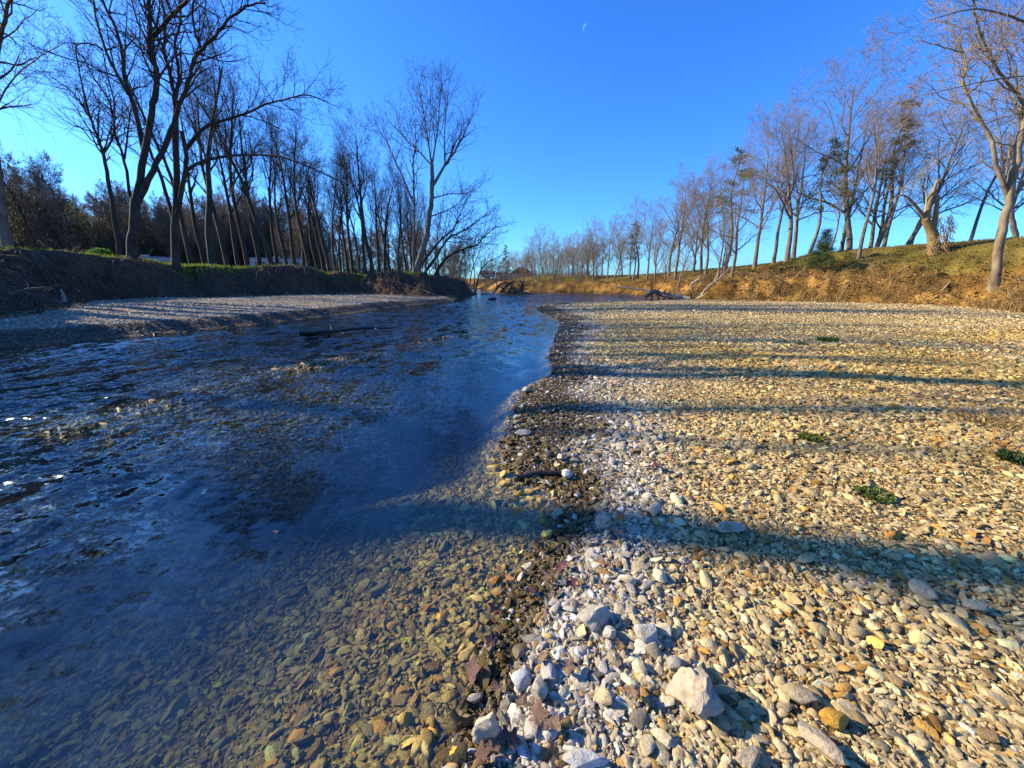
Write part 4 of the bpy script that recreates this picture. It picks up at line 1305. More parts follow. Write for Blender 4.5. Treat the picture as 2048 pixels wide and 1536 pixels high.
# ------------------------------------------------------------------ ground cover that nobody could count
rg = np.random.RandomState(31)
def blades(x, y, h, col, name, lean=0.35, width=0.012, seg=2):
    n = len(x)
    z = ground(x, y)
    a = rg.uniform(0, 6.28, n)
    dx, dy = np.cos(a), np.sin(a)
    l = rg.uniform(0, 1, n) * lean * h
    w = width * rg.uniform(0.6, 1.4, n)
    b0 = np.stack([x - dy * w, y + dx * w, z - 0.02], 1)
    b1 = np.stack([x + dy * w, y - dx * w, z - 0.02], 1)
    m0 = np.stack([x + dx * l * .35 - dy * w * .7, y + dy * l * .35 + dx * w * .7, z + h * .6], 1)
    m1 = np.stack([x + dx * l * .35 + dy * w * .7, y + dy * l * .35 - dx * w * .7, z + h * .6], 1)
    t0 = np.stack([x + dx * l - dy * w * .1, y + dy * l + dx * w * .1, z + h], 1)
    t1 = np.stack([x + dx * l + dy * w * .1, y + dy * l - dx * w * .1, z + h], 1)
    v = np.stack([b0, b1, m1, m0, t1, t0], 1).reshape(-1, 3)
    k = np.arange(n)[:, None] * 6
    q = np.concatenate([k + np.array([[0, 1, 2, 3]]), k + np.array([[3, 2, 4, 5]])])
    me = mesh_np(name, v, q, smooth=False)
    set_col(me, np.repeat(col, 6, axis=0))
    return me
def pick(n, test, box):
    x = rg.uniform(box[0], box[1], n)
    y = rg.uniform(box[2], box[3], n)
    z, w, bl, br, ls, n1, n2 = ground(x, y, True)
    k = test(x, y, z, w, bl, br)
    return x[k], y[k]
def cvar(c, n, a=0.3):
    return np.array(c)[None] * np.exp(rg.normal(0, a, n))[:, None]
# grass on the terrace behind the left crest
x, y = pick(105000, lambda x, y, z, w, bl, br: (bl > 1.9) & (bl < 8) & (rg.uniform(size=len(x)) < np.exp(-(bl - 2) / 3)), (-34, -6, 8, 46))
k = fbm(x * .4, y * .4, 2, 5) > 0.38
x, y = x[k], y[k]
tag(link('grass', blades(x, y, rg.uniform(.08, .26, len(x)), cvar((0.20, 0.25, 0.025), len(x)), 'grass'), M_LEAFLIT), 'bright green grass along the top of the earth bank', 'grass', kind='stuff')
# grass on the sunny slope
x, y = pick(120000, lambda x, y, z, w, bl, br: (br > 3.5) & (br < 16) & (rg.uniform(size=len(x)) < smooth(3.5, 8, br)), (4, 46, 8, 62))
k = fbm(x * .35 + 3, y * .35, 3, 8) > 0.42
x, y = x[k], y[k]
tag(link('grass', blades(x, y, rg.uniform(.05, .16, len(x)), cvar((0.19, 0.175, 0.035), len(x), .35), 'grass'), M_LEAFLIT), 'short olive green grass on the upper part of the sunny bank', 'grass', kind='stuff')
# tawny grass and weeds low on the sunny bank
x, y = pick(90000, lambda x, y, z, w, bl, br: (br > -0.1) & (br < 6.5) & (rg.uniform(size=len(x)) < smooth(7, 1, br)), (0, 34, 8, 67))
k = fbm(x * .6, y * .6, 3, 12) > 0.54
x, y = x[k], y[k]
tag(link('dry_grass', blades(x, y, rg.uniform(.12, .55, len(x)), cvar((0.36, 0.225, 0.07), len(x)), 'dry_grass', 0.8, 0.010), M_LEAFLIT), 'tawny dry grass and weeds at the foot of the sunny bank', 'dry grass', kind='stuff')
# fallen leaves
def litter(x, y, s, col, name):
    n = len(x)
    z = ground(x, y)
    a = rg.uniform(0, 6.28, n)
    nrm = unit(np.stack([rg.normal(0, .5, n), rg.normal(0, .5, n), np.ones(n)], 1))
    u = unit(np.cross(nrm, np.stack([np.cos(a), np.sin(a), np.zeros(n)], 1)))
    v_ = np.cross(nrm, u)
    c = np.stack([x, y, z + 0.03], 1)
    s = s[:, None]
    up = nrm * s * 0.25
    v = np.stack([c - u * s, c + v_ * s * .7 + up, c + u * s, c - v_ * s * .7 + up], 1).reshape(-1, 3)
    me = mesh_np(name, v, np.arange(4 * n).reshape(n, 4), smooth=False)
    set_col(me, np.repeat(col, 4, axis=0))
    return me
x, y = pick(120000, lambda x, y, z, w, bl, br: (br > 0) & (br < 14) & (rg.uniform(size=len(x)) < 0.16 + smooth(9, 3, br)), (6, 44, 6, 60))
x, y = x[:48000], y[:48000]
tag(link('leaf_litter', litter(x, y, rg.uniform(.04, .10, len(x)), cvar((0.34, 0.19, 0.05), len(x), .4), 'leaf_litter'), M_LEAFLIT), 'golden brown fallen leaves covering the sunny bank', 'leaf litter', kind='stuff')
x, y = pick(30000, lambda x, y, z, w, bl, br: (bl > -1.0) & (bl < 1.2), (-30, -6, 8, 40))
x, y = x[:5000], y[:5000]
tag(link('leaf_litter', litter(x, y, rg.uniform(.04, .09, len(x)), cvar((0.20, 0.09, 0.04), len(x), .4), 'leaf_litter'), M_LEAFLIT), 'rusty fallen leaves along the foot of the dark earth bank', 'leaf litter', kind='stuff')
# arching dry stems and brambles
def stems(x, y, H, lean_dir, name, r=0.008, droop=0.25, seg=5, up=1.0):
    w = Wood()
    z = ground(x, y)
    rn = random.Random(len(x))
    for i in range(len(x)):
        a = rn.uniform(0, 6.28)
        d = unit(np.array((math.cos(a) * .7 + lean_dir[0], math.sin(a) * .7 + lean_dir[1], up)))
        p = np.array((x[i], y[i], z[i] - 0.05))
        pts = [p]
        h = H[i] / seg
        for k in range(seg):
            d = unit(d + np.array((rn.gauss(0, .16), rn.gauss(0, .16), -droop + rn.gauss(0, .1))))
            pts.append(pts[-1] + d * h)
        rr = r * rn.uniform(.6, 1.5)
        w.add(pts, [rr * (1 - .75 * k / seg) for k in range(seg + 1)], 3)
    return w.build(name)
x, y = pick(40000, lambda x, y, z, w, bl, br: (br > 0.2) & (br < 6) & (rg.uniform(size=len(x)) < smooth(6, 1.5, br)), (2, 34, 10, 66))
k = fbm(x * .45 + 7, y * .45, 3, 14) > 0.52
x, y = x[k][:5000], y[k][:5000]
tag(link('dry_brush', stems(x, y, rg.uniform(.4, 1.7, len(x)), (-.3, -.3), 'dry_brush', 0.010), M_STRAW), 'tangled dry brambles and stalks on the lower sunny bank', 'brush', kind='stuff')
M_BRAMBLE = simple('bramble', (0.05, 0.032, 0.016), (0.15, 0.095, 0.045), 3, 0.9, 0)
M_ROOTS = simple('roots_and_stalks', (0.10, 0.07, 0.048), (0.27, 0.20, 0.14), 3, 0.9, 0)
x, y = pick(60000, lambda x, y, z, w, bl, br: (bl > 0.3) & (bl < 2.3), (-30, -5, 8, 60))
x, y = x[:5000], y[:5000]
tag(link('hanging_roots', stems(x, y, rg.uniform(.4, 1.7, len(x)), (.5, -.4), 'hanging_roots', 0.015, 0.55, 4, 0.5), M_ROOTS), 'hanging roots and dead stalks on the eroded dark bank face', 'roots', kind='stuff')
x, y = pick(30000, lambda x, y, z, w, bl, br: (br > 0.4) & (br < 5.5), (2, 34, 10, 66))
k = fbm(x * .35 + 17, y * .35, 3, 77) > 0.56
x, y = x[k][:4200], y[k][:4200]
tag(link('brambles', stems(x, y, rg.uniform(.4, 1.3, len(x)), (-.3, -.3), 'brambles', 0.012, 0.35), M_BRAMBLE), 'dark brown bramble thickets on the face of the sunny bank', 'brambles', kind='stuff')
# undergrowth of the wood
x, y = pick(90000, lambda x, y, z, w, bl, br: (bl > 7) & (np.abs(x) < y * 1.5) & (y > np.where(x < -1.07 * y, 44, 70)), (-150, -8, 42, 125))
k = fbm(x * .12, y * .12, 2, 71) > 0.33
x, y = x[k][:9000], y[k][:9000]
tag(link('undergrowth', stems(x, y, rg.uniform(1.6, 8.5, len(x)) * (0.45 + 0.55 * smooth(-0.35, -0.75, x / y)), (0, 0), 'undergrowth', 0.055, 0.03, 3, 2.2), M_TWIG), 'dense brown brushy undergrowth filling the wood behind the trees', 'undergrowth', kind='stuff')
x, y = pick(9000, lambda x, y, z, w, bl, br: (br > 1) & (br < 30), (-16, 16, 66, 100))
x, y = x[:1600], y[:1600]
tag(link('far_brush', stems(x, y, rg.uniform(.8, 2.6, len(x)), (0, 0), 'far_brush', 0.02, 0.06, 5, 1.6), M_ROOTS), 'reddish brown brush on the far bank at the river bend', 'brush', kind='stuff')

# ------------------------------------------------------------------ drift wood and logs
def branchy(name, pts3, rad, label, mat_, kids=6, seed=1, cat='log', tw=0.5, sub=True):
    rn = random.Random(seed)
    base = np.array(pts3[0], float)
    w, wc = Wood(), Wood()
    q, rr = spline([np.array(p) - base for p in pts3], rad, 5 * len(pts3))
    q[1:-1] += np.array([[rn.gauss(0, .35 * rad[0]) for _ in range(3)] for _ in range(len(q) - 2)]) * 0.35
    w.add(list(q), list(rr), 9)
    t = empty(name, base)
    link('stem', w.build('stem'), mat_, t)
    L = np.linalg.norm(np.diff(q, axis=0), axis=1).sum()
    for k in range(kids):
        f = rn.uniform(.25, 1)
        i = min(int(f * (len(q) - 1)), len(q) - 2)
        d = unit(unit(q[i + 1] - q[i]) * 0.6 + rnd_perp(unit(q[i + 1] - q[i]), rn) + np.array((0, 0, .25)))
        pts = [q[i]]
        for s in range(5):
            d = unit(d + np.array((rn.gauss(0, .22), rn.gauss(0, .22), rn.gauss(0, .15))))
            pts.append(pts[-1] + d * L * tw * rn.uniform(.5, 1) / 5)
        ww = Wood()
        ww.add(pts, [rr[i] * .5 * (1 - .15 * s) for s in range(6)], 6)
        link('branch', ww.build('branch'), mat_, t)
    return tag(t, label, cat)
def gp(px, py, lift=0.0, y=None):
    """point on the land along a pixel ray: iterate on the height"""
    p = at_z(px, py, 0.3)
    for _ in range(12):
        p2 = at_z(px, py, min(gz(p[0], p[1]) + lift, 1.55))
        p = p * 0.4 + p2 * 0.6
    return p
y0 = 35.5
branchy('fallen_tree', [at_y(1232, 573, 41), at_y(1290, 580, 39.5), at_y(1345, 590, 37.5), at_y(1385, 597, 35.5)], [0.04, 0.08, 0.11, 0.14],
        'long bleached fallen trunk sloping down to the gravel beside the backwater', M_DRIFT, 2, 3, 'fallen tree', 0.1)
branchy('driftwood', [at_y(1390, 600, 33.5), at_y(1425, 583, 33), at_y(1450, 585, 32.5), at_y(1470, 600, 32)], [0.12, 0.10, 0.09, 0.05],
        'bleached arched driftwood limb in the tangle at the bank foot', M_DRIFT, 9, 4, 'driftwood', 0.45)
branchy('driftwood', [at_y(1400, 592, 34.5), at_y(1420, 570, 34), at_y(1440, 555, 33.5), at_y(1455, 540, 33.5)], [0.09, 0.07, 0.05, 0.02],
        'bleached branch pointing up out of the driftwood tangle', M_DRIFT, 8, 5, 'driftwood', 0.4)
branchy('driftwood', [at_y(1385, 585, 34.8), at_y(1383, 568, 34.6), at_y(1392, 562, 34.4), at_y(1400, 553, 34.2)], [0.10, 0.08, 0.07, 0.03],
        'short crooked stub bending over in the driftwood tangle', M_DRIFT, 2, 6, 'driftwood', 0.5)
branchy('root_wad', [at_y(1290, 594, 38.5), at_y(1305, 583, 38.3), at_y(1325, 590, 38.0), at_y(1350, 598, 37)], [0.2, 0.24, 0.18, 0.08],
        'dark root wad of the fallen trunk by the backwater', M_ROOTS, 16, 7, 'root wad', 0.4)
branchy('driftwood', [at_y(1370, 603, 34.0), at_y(1400, 596, 33.8), at_y(1420, 601, 33.4)], [0.12, 0.16, 0.10],
        'dark rotten chunk under the driftwood tangle', M_BRAMBLE, 14, 8, 'driftwood', 0.8)
branchy('driftwood', [at_y(1485, 602, 30.5), at_y(1530, 590, 31), at_y(1555, 580, 31.5)], [0.06, 0.05, 0.02], 'thin pale pole leaning on the bank past the driftwood tangle', M_DRIFT, 2, 9, 'driftwood', 0.3)
for (a, b_, c_, d_, yy, r_, lab) in ((1790, 573, 1828, 548, 26.5, 0.05, 'pale peeled pole lying down the slope below the vine wrapped snag'),
                                   (1870, 603, 1895, 588, 22.5, 0.06, 'short grey log on the leaf litter below the snag'),
                                   (2015, 625, 2060, 598, 18.8, 0.03, 'pale stick leaning at the foot of the leaf covered bank'),
                                   (1592, 543, 1612, 534, 29.5, 0.045, 'pale short log beside the bushy young cedar'),
                                   (1675, 600, 1697, 585, 25.6, 0.025, 'thin pale stick poking out of the brambles'),
                                   (1875, 611, 1902, 604, 20.6, 0.025, 'thin tan stick at the edge of gravel and leaf litter')):
    p, q = at_y(a, b_, yy), at_y(c_, d_, yy + 1.2)
    for e in (p, q): e[2] = gz(e[0], e[1]) + r_ * 0.9 + 0.05
    branchy('fallen_branch', [p, (p + q) / 2 + np.array((0, 0, .04)), q], [r_, r_ * .9, r_ * .6], lab, M_STRAW, 3, int(a), 'branch', 0.25)
# log in the river
p, q = at_z(600, 665, 0.05), at_z(790, 655, 0.06)
m1, m2 = at_z(655, 664, 0.07), at_z(720, 657, 0.09)
branchy('river_log', [p, m1, m2, q], [0.075, 0.06, 0.05, 0.02], 'black waterlogged log lying across the shallow river', M_WETWOOD, 10, 12, 'log', 0.14)
p, q = at_z(1036, 956, 0.015), at_z(1128, 946, 0.05)
branchy('sunken_stick', [p, (p + q) / 2 + np.array((0, 0.02, .012)), q], [0.026, 0.024, 0.018], 'black wet stick half sunk at the shore of the gravel point', M_WETWOOD, 1, 13, 'stick', 0.2)
# drift heap on the low bar at the bend
for i, (a, b_, c_, d_, e_, f_, yy, lab) in enumerate((
        (1052, 590, 1030, 580, 1008, 574, 50, 'dark curved root log on the low bar at the bend'),
        (1000, 588, 1012, 572, 1030, 562, 51, 'bent dead sapling rising from the drift heap at the bend'),
        (985, 586, 1003, 568, 1016, 566, 52, 'grey snarl of dead branches in the drift heap at the bend'),
        (1035, 590, 1046, 575, 1040, 560, 50.5, 'upright dead stem at the river end of the drift heap'),
        (962, 588, 985, 590, 1010, 587, 48.5, 'pale log lying flat before the drift heap at the bend'),
        (1010, 592, 1022, 578, 1024, 566, 49.5, 'dark broken trunk piece in the middle of the drift heap'))):
    P = [at_y(a, b_, yy), at_y(c_, d_, yy), at_y(e_, f_, yy + .5)]
    branchy('drift_log', P, [0.2, 0.14, 0.05], lab, M_DRIFT if i == 4 else (M_BARK if i % 2 else M_ROOTS), 8, 30 + i, 'driftwood', 0.5)
# left: root mound pieces
branchy('fallen_branch', [at_y(-20, 605, 15.5), at_y(40, 582, 16), at_y(95, 574, 16.5)], [0.07, 0.055, 0.03], 'long grey fallen branch resting on the mound at the bank foot', M_ROOTS, 5, 41, 'branch', 0.4)
p = at_y(130, 607, 20.8); p[2] = gz(p[0], p[1]) - .05
branchy('broken_stub', [p, p + np.array((.03, 0, .35)), p + np.array((0, .02, .72))], [0.12, 0.09, 0.03], 'splintered yellowish stub standing at the end of the root mound', M_DRIFT, 1, 42, 'stump', 0.3)
branchy('fallen_branch', [gp(905, 601), at_y(860, 585, 37), at_y(800, 566, 38), at_y(760, 560, 38)], [0.025, 0.03, 0.03, 0.02], 'pale fallen branch sliding down the end of the earth bank', M_ROOTS, 5, 43, 'branch', 0.2)

# ------------------------------------------------------------------ small plants on the gravel
def weed(px, py, w, h, n, col, label, name='weed', seed=1, leafy=True):
    p = gp(px, py)
    r_ = np.random.RandomState(seed)
    a = r_.uniform(0, 6.28, n)
    rad = np.sqrt(r_.uniform(0, 1, n)) * w * 0.5
    C = np.stack([np.cos(a) * rad, np.sin(a) * rad, r_.uniform(0, .5, n) * h], 1)
    D = np.stack([np.cos(a) * .6, np.sin(a) * .6, np.ones(n)], 1) + r_.normal(0, .5 if leafy else .3, (n, 3))
    S = r_.uniform(.5, 1.0, n) * h * (0.55 if leafy else 1.3)
    me = leaf_quads(C, D, S, r_, wf=0.34 if leafy else 0.035, col=np.array(col)[None] * np.exp(r_.normal(0, .3, n))[:, None], name='leaves')
    t = empty(name, p)
    tag(link('leaves', me, M_LEAFLIT, t), kind='stuff')
    w_ = Wood()
    for k in range(14):
        b_ = r_.uniform(0, 6.28); l = r_.uniform(.3, .5) * w
        e = np.array((math.cos(b_) * l, math.sin(b_) * l, h * r_.uniform(.2, .8)))
        w_.add([np.array((0, 0, -.01)), e * .5 + np.array((0, 0, h * .15)), e], [.004, .003, .0015], 3)
    tag(link('stems', w_.build('stems'), M_STRAW, t), kind='stuff')
    return tag(t, label, 'plant', 'small plants on the gravel bar')
GRN = (0.10, 0.14, 0.03)
weed(1748, 994, 0.208, 0.063, 420, GRN, 'green leafy weed cushion between two tree shadows', seed=1)
weed(2028, 922, 0.192, 0.084, 420, (0.06, 0.09, 0.025), 'dark green weed tuft out on the dry gravel', seed=2)
weed(1620, 880, 0.2, 0.07, 260, (0.13, 0.16, 0.02), 'flat yellowish green weed patch in tan gravel', seed=3)
weed(1606, 690, 0.240, 0.070, 260, GRN, 'low bright green weed clump far out on the bar', seed=4)
weed(1655, 684, 0.4, 0.15, 260, (0.10, 0.16, 0.02), 'taller green weed clump next to a low bright green one', seed=5)
weed(1672, 758, 0.8, 0.06, 260, (0.15, 0.12, 0.04), 'dry grass patch along a tree shadow with one upright wisp', 'dry_tuft', 6, False)
weed(1975, 848, 0.5, 0.09, 260, (0.22, 0.13, 0.04), 'brown spiky dry grass tuft on golden gravel', 'dry_tuft', 7, False)
weed(2010, 790, 0.8, 0.07, 280, (0.15, 0.08, 0.03), 'dark reddish dry weed patch at the shadow edge', 'dry_tuft', 8, False)
# bright shrub beside the forked tree
p = on_ground(228, 29.5)
r_ = np.random.RandomState(3)
n = 2600
a = unit(r_.normal(size=(n, 3))) * r_.uniform(.3, 1, n)[:, None] ** .5 * np.array((0.85, .7, .5))[None]
t = empty('green_shrub', p)
tag(link('leaves', leaf_quads(a + np.array((0, 0, .45)), r_.normal(size=(n, 3)) + np.array((0, 0, .8)), r_.uniform(.1, .22, n), r_, np.array((.10, .24, .015))[None] * np.exp(r_.normal(0, .3, n))[:, None], 'leaves'), M_LEAFLIT, t), kind='stuff')
w_ = Wood()
for k in range(9):
    e = np.array((r_.normal(0, .4), r_.normal(0, .35), r_.uniform(.5, .8)))
    w_.add([np.array((0, 0, -.05)), e * .5, e], [.02, .014, .006], 4)
tag(link('stems', w_.build('stems'), M_BARK, t), kind='stuff')
tag(t, 'bright green leafy shrub on the bank top beside the forked tree', 'shrub')

# ------------------------------------------------------------------ dead leaves at the margin, each a thing
def leaf_mesh(seed, lobes=5):
    r_ = np.random.RandomState(seed)
    out = []
    for i in range(lobes):
        a = R(-130 + 260 * i / (lobes - 1))
        L = (0.70 + 0.30 * math.cos(a * 0.75)) * r_.uniform(.85, 1.1)
        for da, k in ((-0.26, .80), (-.1, .86), (0, 1.0), (.1, .86), (0.26, .80)):
            out.append((a + da, L * k))
        if i < lobes - 1: out.append((a + R(130 / (lobes - 1)), 0.52))
    pts = [(0, 0, 0)]
    ph = r_.uniform(0, 6.28)
    for a, L in out:
        x, y = math.sin(a) * L, math.cos(a) * L
        pts.append((x, y, 0.22 * L * L * math.sin(2 * a + ph) + 0.18 * L * L + r_.normal(0, .03)))
    n = len(pts)
    f = [(0, i, i + 1) for i in range(1, n - 1)]
    v = np.array(pts) * 0.5
    bm = bmesh.new()
    vs = [bm.verts.new(p) for p in v]
    for t_ in f: bm.faces.new([vs[i] for i in t_])
    # petiole
    w1 = [bm.verts.new(p) for p in ((-.012, 0, 0), (.012, 0, 0), (.01, -.3, .03), (-.01, -.3, .03))]
    bm.faces.new(w1)
    w2 = [bm.verts.new(p) for p in ((-.01, -.3, .03), (.01, -.3, .03), (.05, -.5, .09), (.035, -.5, .09))]
    bm.faces.new(w2)
    bmesh.ops.subdivide_edges(bm, edges=[e for e in bm.edges if len(e.link_faces) == 2], cuts=1)
    me = bpy.data.meshes.new('leaf')
    bm.to_mesh(me); bm.free()
    for p in me.polygons: p.use_smooth = True
    return me
def leaf_mat(name, c1, c2, rough):
    return simple(name, c1, c2, 9, rough, 0.4, 25)
LM = {'red': leaf_mat('red_leaf', (.16, .035, .018), (.34, .10, .05), .45), 'plum': leaf_mat('plum_leaf', (.05, .019, .017), (.13, .055, .045), .4),
      'orange': leaf_mat('orange_leaf', (.26, .10, .03), (.48, .22, .08), .7), 'brown': leaf_mat('brown_leaf', (.10, .055, .03), (.24, .15, .09), .7),
      'yellow': leaf_mat('yellow_leaf', (.45, .27, .02), (.6, .4, .05), .5)}
leaves = [(990, 1225, 40, 'red', 'red curled dead leaf with its stalk up, in shallow water'), (942, 1352, 62, 'plum', 'large plum coloured sodden leaf lying under shallow water'),
          (1240, 1046, 34, 'orange', 'orange dead leaf standing on edge on white gravel'), (1210, 1052, 34, 'orange', 'crumpled orange brown leaf behind the upright white rock'),
          (1232, 1070, 44, 'brown', 'wide russet dead leaf below the orange one on white gravel'), (1205, 1136, 42, 'orange', 'orange lobed leaf at the edge of wet and white gravel'),
          (1172, 1068, 30, 'plum', None), (1120, 1138, 40, 'plum', None), (1080, 1100, 44, 'plum', None), (1100, 1160, 38, 'brown', None), (1140, 1170, 36, 'plum', None),
          (1060, 1190, 30, 'plum', None), (1010, 1160, 34, 'orange', 'tan curled leaf on a wet ledge in the shallows'), (1135, 1342, 40, 'brown', None), (1085, 1322, 36, 'brown', None),
          (1070, 1440, 60, 'brown', None), (1102, 1450, 62, 'brown', None), (1045, 1420, 46, 'brown', None), (1000, 1385, 48, 'brown', 'brown leaf with a long stalk draped over wet pebbles'),
          (1020, 1480, 60, 'plum', None), (960, 1525, 56, 'plum', None), (905, 1512, 24, 'yellow', 'small bright yellow leaf at the water edge'), (985, 1510, 50, 'brown', None),
          (1262, 1398, 36, 'brown', 'dark red brown leaf scrap among pale stones'), (1238, 1300, 26, 'brown', None), (1105, 1518, 40, 'orange', 'orange brown leaf tucked beside the long flat slab'),
          (985, 1290, 40, 'plum', None), (1310, 938, 30, 'plum', 'dark plum leaf flat on white gravel by the tree shadow'), (1225, 770, 16, 'orange', None), (1350, 840, 16, 'orange', None),
          (1160, 855, 16, 'orange', None), (565, 1135, 16, 'orange', 'single orange leaf drifting over the dark riverbed')]
LMESH = [leaf_mesh(i) for i in range(5)]
LMM = {}
for i, (px, py, wpx, c, lab) in enumerate(leaves):
    p = gp(px, py, 0.02)
    depth = p[1] * CP - (p[2] - CAM[2]) * SP
    s = wpx / F_PX * depth * 1.05
    key = (i % 5, c)
    if key not in LMM:
        me = LMESH[i % 5].copy(); me.materials.append(LM[c]); LMM[key] = me
    o = link('dead_leaf', LMM[key])
    o.location = (p[0], p[1], max(p[2], -0.05) + 0.028)
    rn = random.Random(i)
    o.rotation_euler = (rn.gauss(0.15, .3), rn.gauss(0, .3), rn.uniform(0, 6.28))
    o.scale = (s, s, s)
    col_word = {'plum': 'dark plum brown', 'brown': 'dull brown', 'orange': 'small orange brown', 'red': 'red', 'yellow': 'yellow'}[c]
    place = {'plum': 'sodden dead leaf in the wet margin of the gravel', 'brown': 'curled dead leaf lying on stones near the water', 'orange': 'leaf fallen on the gravel point'}.get(c, 'leaf')
    tag(o, lab or f'{col_word} {place}', 'leaf', 'dead leaves along the water margin')

# ------------------------------------------------------------------ things on the terrace and beyond
def boxm(name, size, loc, mt, parent, bev=0.0, rot=(0, 0, 0), taper=None):
    bm = bmesh.new()
    bmesh.ops.create_cube(bm, size=1.0)
    for v in bm.verts:
        v.co = Vector((v.co.x * size[0], v.co.y * size[1], v.co.z * size[2]))
        if taper and v.co.z > 0:
            v.co.x = v.co.x * taper[0] + taper[1]
    if bev:
        bmesh.ops.bevel(bm, geom=list(bm.edges), offset=bev, segments=2, affect='EDGES')
    me = bpy.data.meshes.new(name); bm.to_mesh(me); bm.free()
    o = link(name, me, mt, parent)
    o.location = loc; o.rotation_euler = rot
    return o
def cylm(name, r, h, loc, mt, parent, rot=(0, 0, 0), n=18):
    bm = bmesh.new()
    bmesh.ops.create_cone(bm, cap_ends=True, segments=n, radius1=r, radius2=r, depth=h)
    bmesh.ops.bevel(bm, geom=[e for e in bm.edges if abs(e.verts[0].co.z - e.verts[1].co.z) < 1e-5], offset=min(r, h) * .12, segments=1, affect='EDGES')
    me = bpy.data.meshes.new(name); bm.to_mesh(me); bm.free()
    o = link(name, me, mt, parent)
    o.location = loc; o.rotation_euler = rot
    return o
M_WHITE = simple('white_siding', (.46, .46, .44), (.58, .58, .56), 2, .5, 0.05)
M_GLASS = simple('dark_glass', (.02, .025, .03), (.05, .06, .07), 1, .12, 0, spec=.6)
M_TRIM = simple('grey_trim', (.14, .14, .15), (.22, .22, .23), 3, .5, 0)
M_RUB = simple('rubber', (.015, .015, .015), (.03, .03, .03), 5, .8, 0)
M_GREENP = simple('dark_green_paint', (.012, .035, .032), (.025, .06, .055), 4, .6, 0.1)
M_BLACKP = simple('black_plastic', (.012, .012, .014), (.025, .025, .03), 4, .5, 0.05)
M_ROOF = simple('dark_shingles', (.025, .025, .03), (.06, .058, .06), 12, .9, 0.3)
M_WALL = simple('pale_wall', (.5, .47, .42), (.62, .6, .55), 3, .8, 0.1)
def camper(px, d, L, H, rz, label):
    p = on_ground(px, d)
    t = empty('camper_trailer', p, rz)
    b_ = boxm('body', (L, 2.3, H - .65), (0, 0, .65 + (H - .65) / 2), M_WHITE, t, .12, taper=(.95, -.08))
    boxm('stripe', (L * .97, 2.33, .16), (-.03, 0, 1.45), M_TRIM, t, .01)
    boxm('roof_rail', (L * .94, 2.36, .10), (-.07, 0, H - .12), M_TRIM, t, .01)
    for xx in (-L * .32, -L * .02, L * .30):
        w = boxm('window', (1.3, .06, .75), (xx, -1.165, H * .68), M_TRIM, t, .02)
        o = boxm('pane', (1.14, .03, .60), (0, -.035, 0), M_GLASS, w, .01)
    dr = boxm('door', (.68, .05, 1.75), (L * .14, -1.165, .75 + .9), M_WHITE, t, .02)
    boxm('handle', (.05, .05, .12), (-.25, -.04, 0), M_TRIM, dr, .01)
    boxm('roof_unit', (.9, .8, .28), (-.2, 0, H + .12), M_WHITE, t, .06)
    for yy in (-1.0, 1.0):
        for xx in (-.45, .4):
            wv = cylm('wheel', .34, .2, (xx, yy, .34), M_RUB, t, (math.pi / 2, 0, 0))
            cylm('rim', .18, .22, (0, 0, 0), M_WHITE, wv)
    boxm('hitch', (1.2, .12, .12), (L / 2 + .5, 0, .5), M_TRIM, t, .02)
    boxm('skirt', (L * .96, 2.2, .3), (0, 0, .55), M_TRIM, t, .03)
    return tag(t, label, 'camper', 'camper trailers behind the bank')
camper(316, 58, 6.6, 2.9, R(40), 'white camper trailer seen between the forked tree and the arching tree')
camper(570, 62, 7.6, 2.9, R(28), 'longer white camper trailer among straight trunks above the sunlit grass')
p = on_ground(313, 52)
t = empty('white_post', p)
cylm('post', .05, 2.1, (0, 0, 1.05), M_WHITE, t)
cylm('cap', .07, .06, (0, 0, 2.12), M_WHITE, t)
tag(t, 'thin white post standing in front of the camper trailer', 'post')
def picnic(px, d, rz, label):
    t = empty('picnic_table', on_ground(px, d), rz)
    for k in range(5): boxm('top_board', (1.8, .135, .04), (0, -.29 + .145 * k, .74), M_GREENP, t, .006)
    for s in (-1, 1):
        for k in range(2): boxm('seat_board', (1.8, .13, .04), (0, s * (.62 + .14 * k), .44), M_GREENP, t, .006)
        for e in (-1, 1):
            boxm('leg', (.05, .09, .86), (e * .62, s * .33, .37), M_GREENP, t, .006, (s * R(28), 0, 0))
    for e in (-1, 1): boxm('brace', (.05, 1.5, .09), (e * .56, 0, .38), M_GREENP, t, .006)
    return tag(t, label, 'picnic table')
picnic(86, 30, R(20), 'dark green picnic table nearest the thick grey trunk')
picnic(126, 31.5, R(-10), 'dark green picnic table nearest the bright shrub')
def lounge(px, d, rz, label):
    t = empty('garden_chair', on_ground(px, d), rz)
    for k in range(5): boxm('seat_slat', (.09, .55, .025), (-.2 + .1 * k, 0, .36 - .02 * k), M_BLACKP, t, .005)
    for k in range(5): boxm('back_slat', (.03, .095, .85), (.3, -.21 + .105 * k, .7), M_BLACKP, t, .005, (0, R(22), 0))
    for s in (-1, 1):
        boxm('armrest', (.72, .12, .025), (-.02, s * .34, .56), M_BLACKP, t, .006)
        boxm('leg', (.09, .03, .56), (-.28, s * .31, .28), M_BLACKP, t, .005)
        boxm('leg', (.09, .03, .50), (.24, s * .31, .25), M_BLACKP, t, .005, (0, R(-12), 0))
    return tag(t, label, 'chair')
lounge(46, 29, R(200), 'black slatted garden chair by the thick grey trunk')
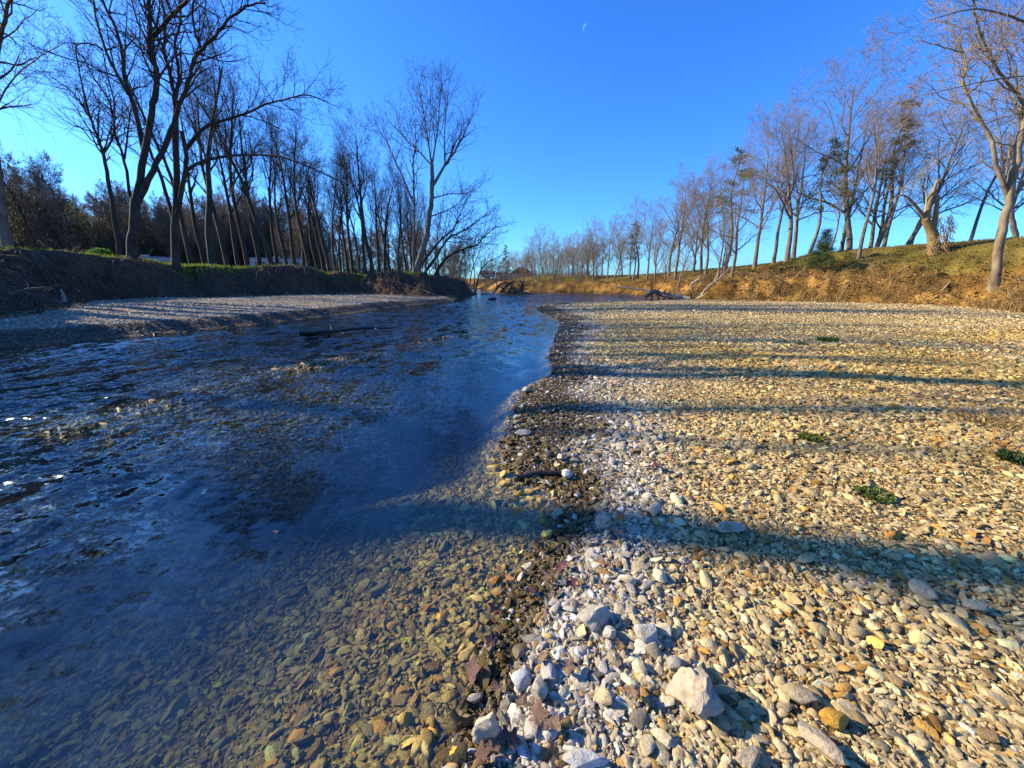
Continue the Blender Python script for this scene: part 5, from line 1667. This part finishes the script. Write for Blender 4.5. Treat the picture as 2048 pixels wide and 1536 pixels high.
def house(px, d, W2, D2, H, rh, rz, label, wallm, roofm):
    t = empty('house', on_ground(px, d), rz)
    boxm('wall', (W2, D2, H), (0, 0, H / 2), wallm, t, .02)
    bm = bmesh.new()
    o_ = .4
    v = [bm.verts.new(c) for c in ((-W2 / 2 - o_, -D2 / 2 - o_, H - .1), (W2 / 2 + o_, -D2 / 2 - o_, H - .1), (W2 / 2 + o_, D2 / 2 + o_, H - .1), (-W2 / 2 - o_, D2 / 2 + o_, H - .1), (-W2 / 2 - o_, 0, H + rh), (W2 / 2 + o_, 0, H + rh))]
    for f in ((0, 1, 5, 4), (2, 3, 4, 5), (1, 2, 5), (3, 0, 4), (3, 2, 1, 0)): bm.faces.new([v[i] for i in f])
    me = bpy.data.meshes.new('roof'); bm.to_mesh(me); bm.free()
    rf = link('roof', me, roofm, t)
    boxm('chimney', (.6, .6, 1.2), (W2 * .25, .3, H + rh * .8), wallm, rf, .02)
    for xx in (-W2 * .3, W2 * .28):
        w = boxm('window', (1.2, .08, 1.2), (xx, -D2 / 2 - .02, H * .55), M_WHITE, t, .02)
        boxm('pane', (1.0, .04, 1.0), (0, -.04, 0), M_GLASS, w)
    dr = boxm('door', (1.0, .08, 2.1), (0, -D2 / 2 - .02, 1.05), M_TRIM, t, .02)
    boxm('handle', (.06, .06, .15), (.38, -.06, 0), M_WHITE, dr)
    return tag(t, label, 'house')
house(1044, 150, 8.0, 7.5, 1.7, 2.6, R(74), 'distant house with a dark gabled roof beyond the river bend', M_WALL, M_ROOF)
camper(976, 125, 5.0, 2.3, R(10), 'small distant white trailer glimpsed by the river bend')
camper(1006, 138, 4.5, 2.2, R(-15), 'tiny distant white trailer above the drift heap')
t = empty('utility_pole', on_ground(1051, 105))
cylm('post', .11, 5.2, (0, 0, 2.6), M_DRIFT, t)
boxm('crossarm', (1.6, .1, .1), (0, 0, 4.9), M_DRIFT, t, .01)
for s in (-.6, .6): cylm('insulator', .05, .14, (s, 0, 5.02), M_WHITE, t)
tag(t, 'pale wooden utility pole in front of the dark roofed house', 'pole')

# ------------------------------------------------------------------ moon
def moon():
    p = at_y(1172, 55, 3000.0)
    rr = 5.0 / F_PX * 3000 * 1.0
    n = 24
    vs = []
    for i in range(n + 1):
        a = -math.pi / 2 + math.pi * i / n
        vs.append((-math.cos(a), math.sin(a)))
    inner = [(-math.cos(-math.pi / 2 + math.pi * i / n) * .55, math.sin(-math.pi / 2 + math.pi * i / n)) for i in range(n + 1)]
    bm = bmesh.new()
    fr, bk = [], []
    for off, store in ((0, fr), (rr * .25, bk)):
        store.append([bm.verts.new((x * rr, off, z * rr)) for x, z in vs])
        store.append([bm.verts.new((x * rr, off, z * rr)) for x, z in inner])
    for st in (fr, bk):
        for i in range(n):
            try: bm.faces.new((st[0][i], st[0][i + 1], st[1][i + 1], st[1][i]))
            except ValueError: pass
    me = bpy.data.meshes.new('moon'); bm.to_mesh(me); bm.free()
    m, nt, out = mat('moonlight')
    e = N(nt, 'ShaderNodeEmission', Strength=0.75)
    e.inputs[0].default_value = (.10, .36, .98, 1)
    nt.links.new(e.outputs[0], out.inputs[0])
    o = link('moon', me, m)
    o.location = p
    o.rotation_euler = (R(25), R(25), 0)
    tag(o, 'faint pale crescent moon high in the blue sky', 'moon')
moon()
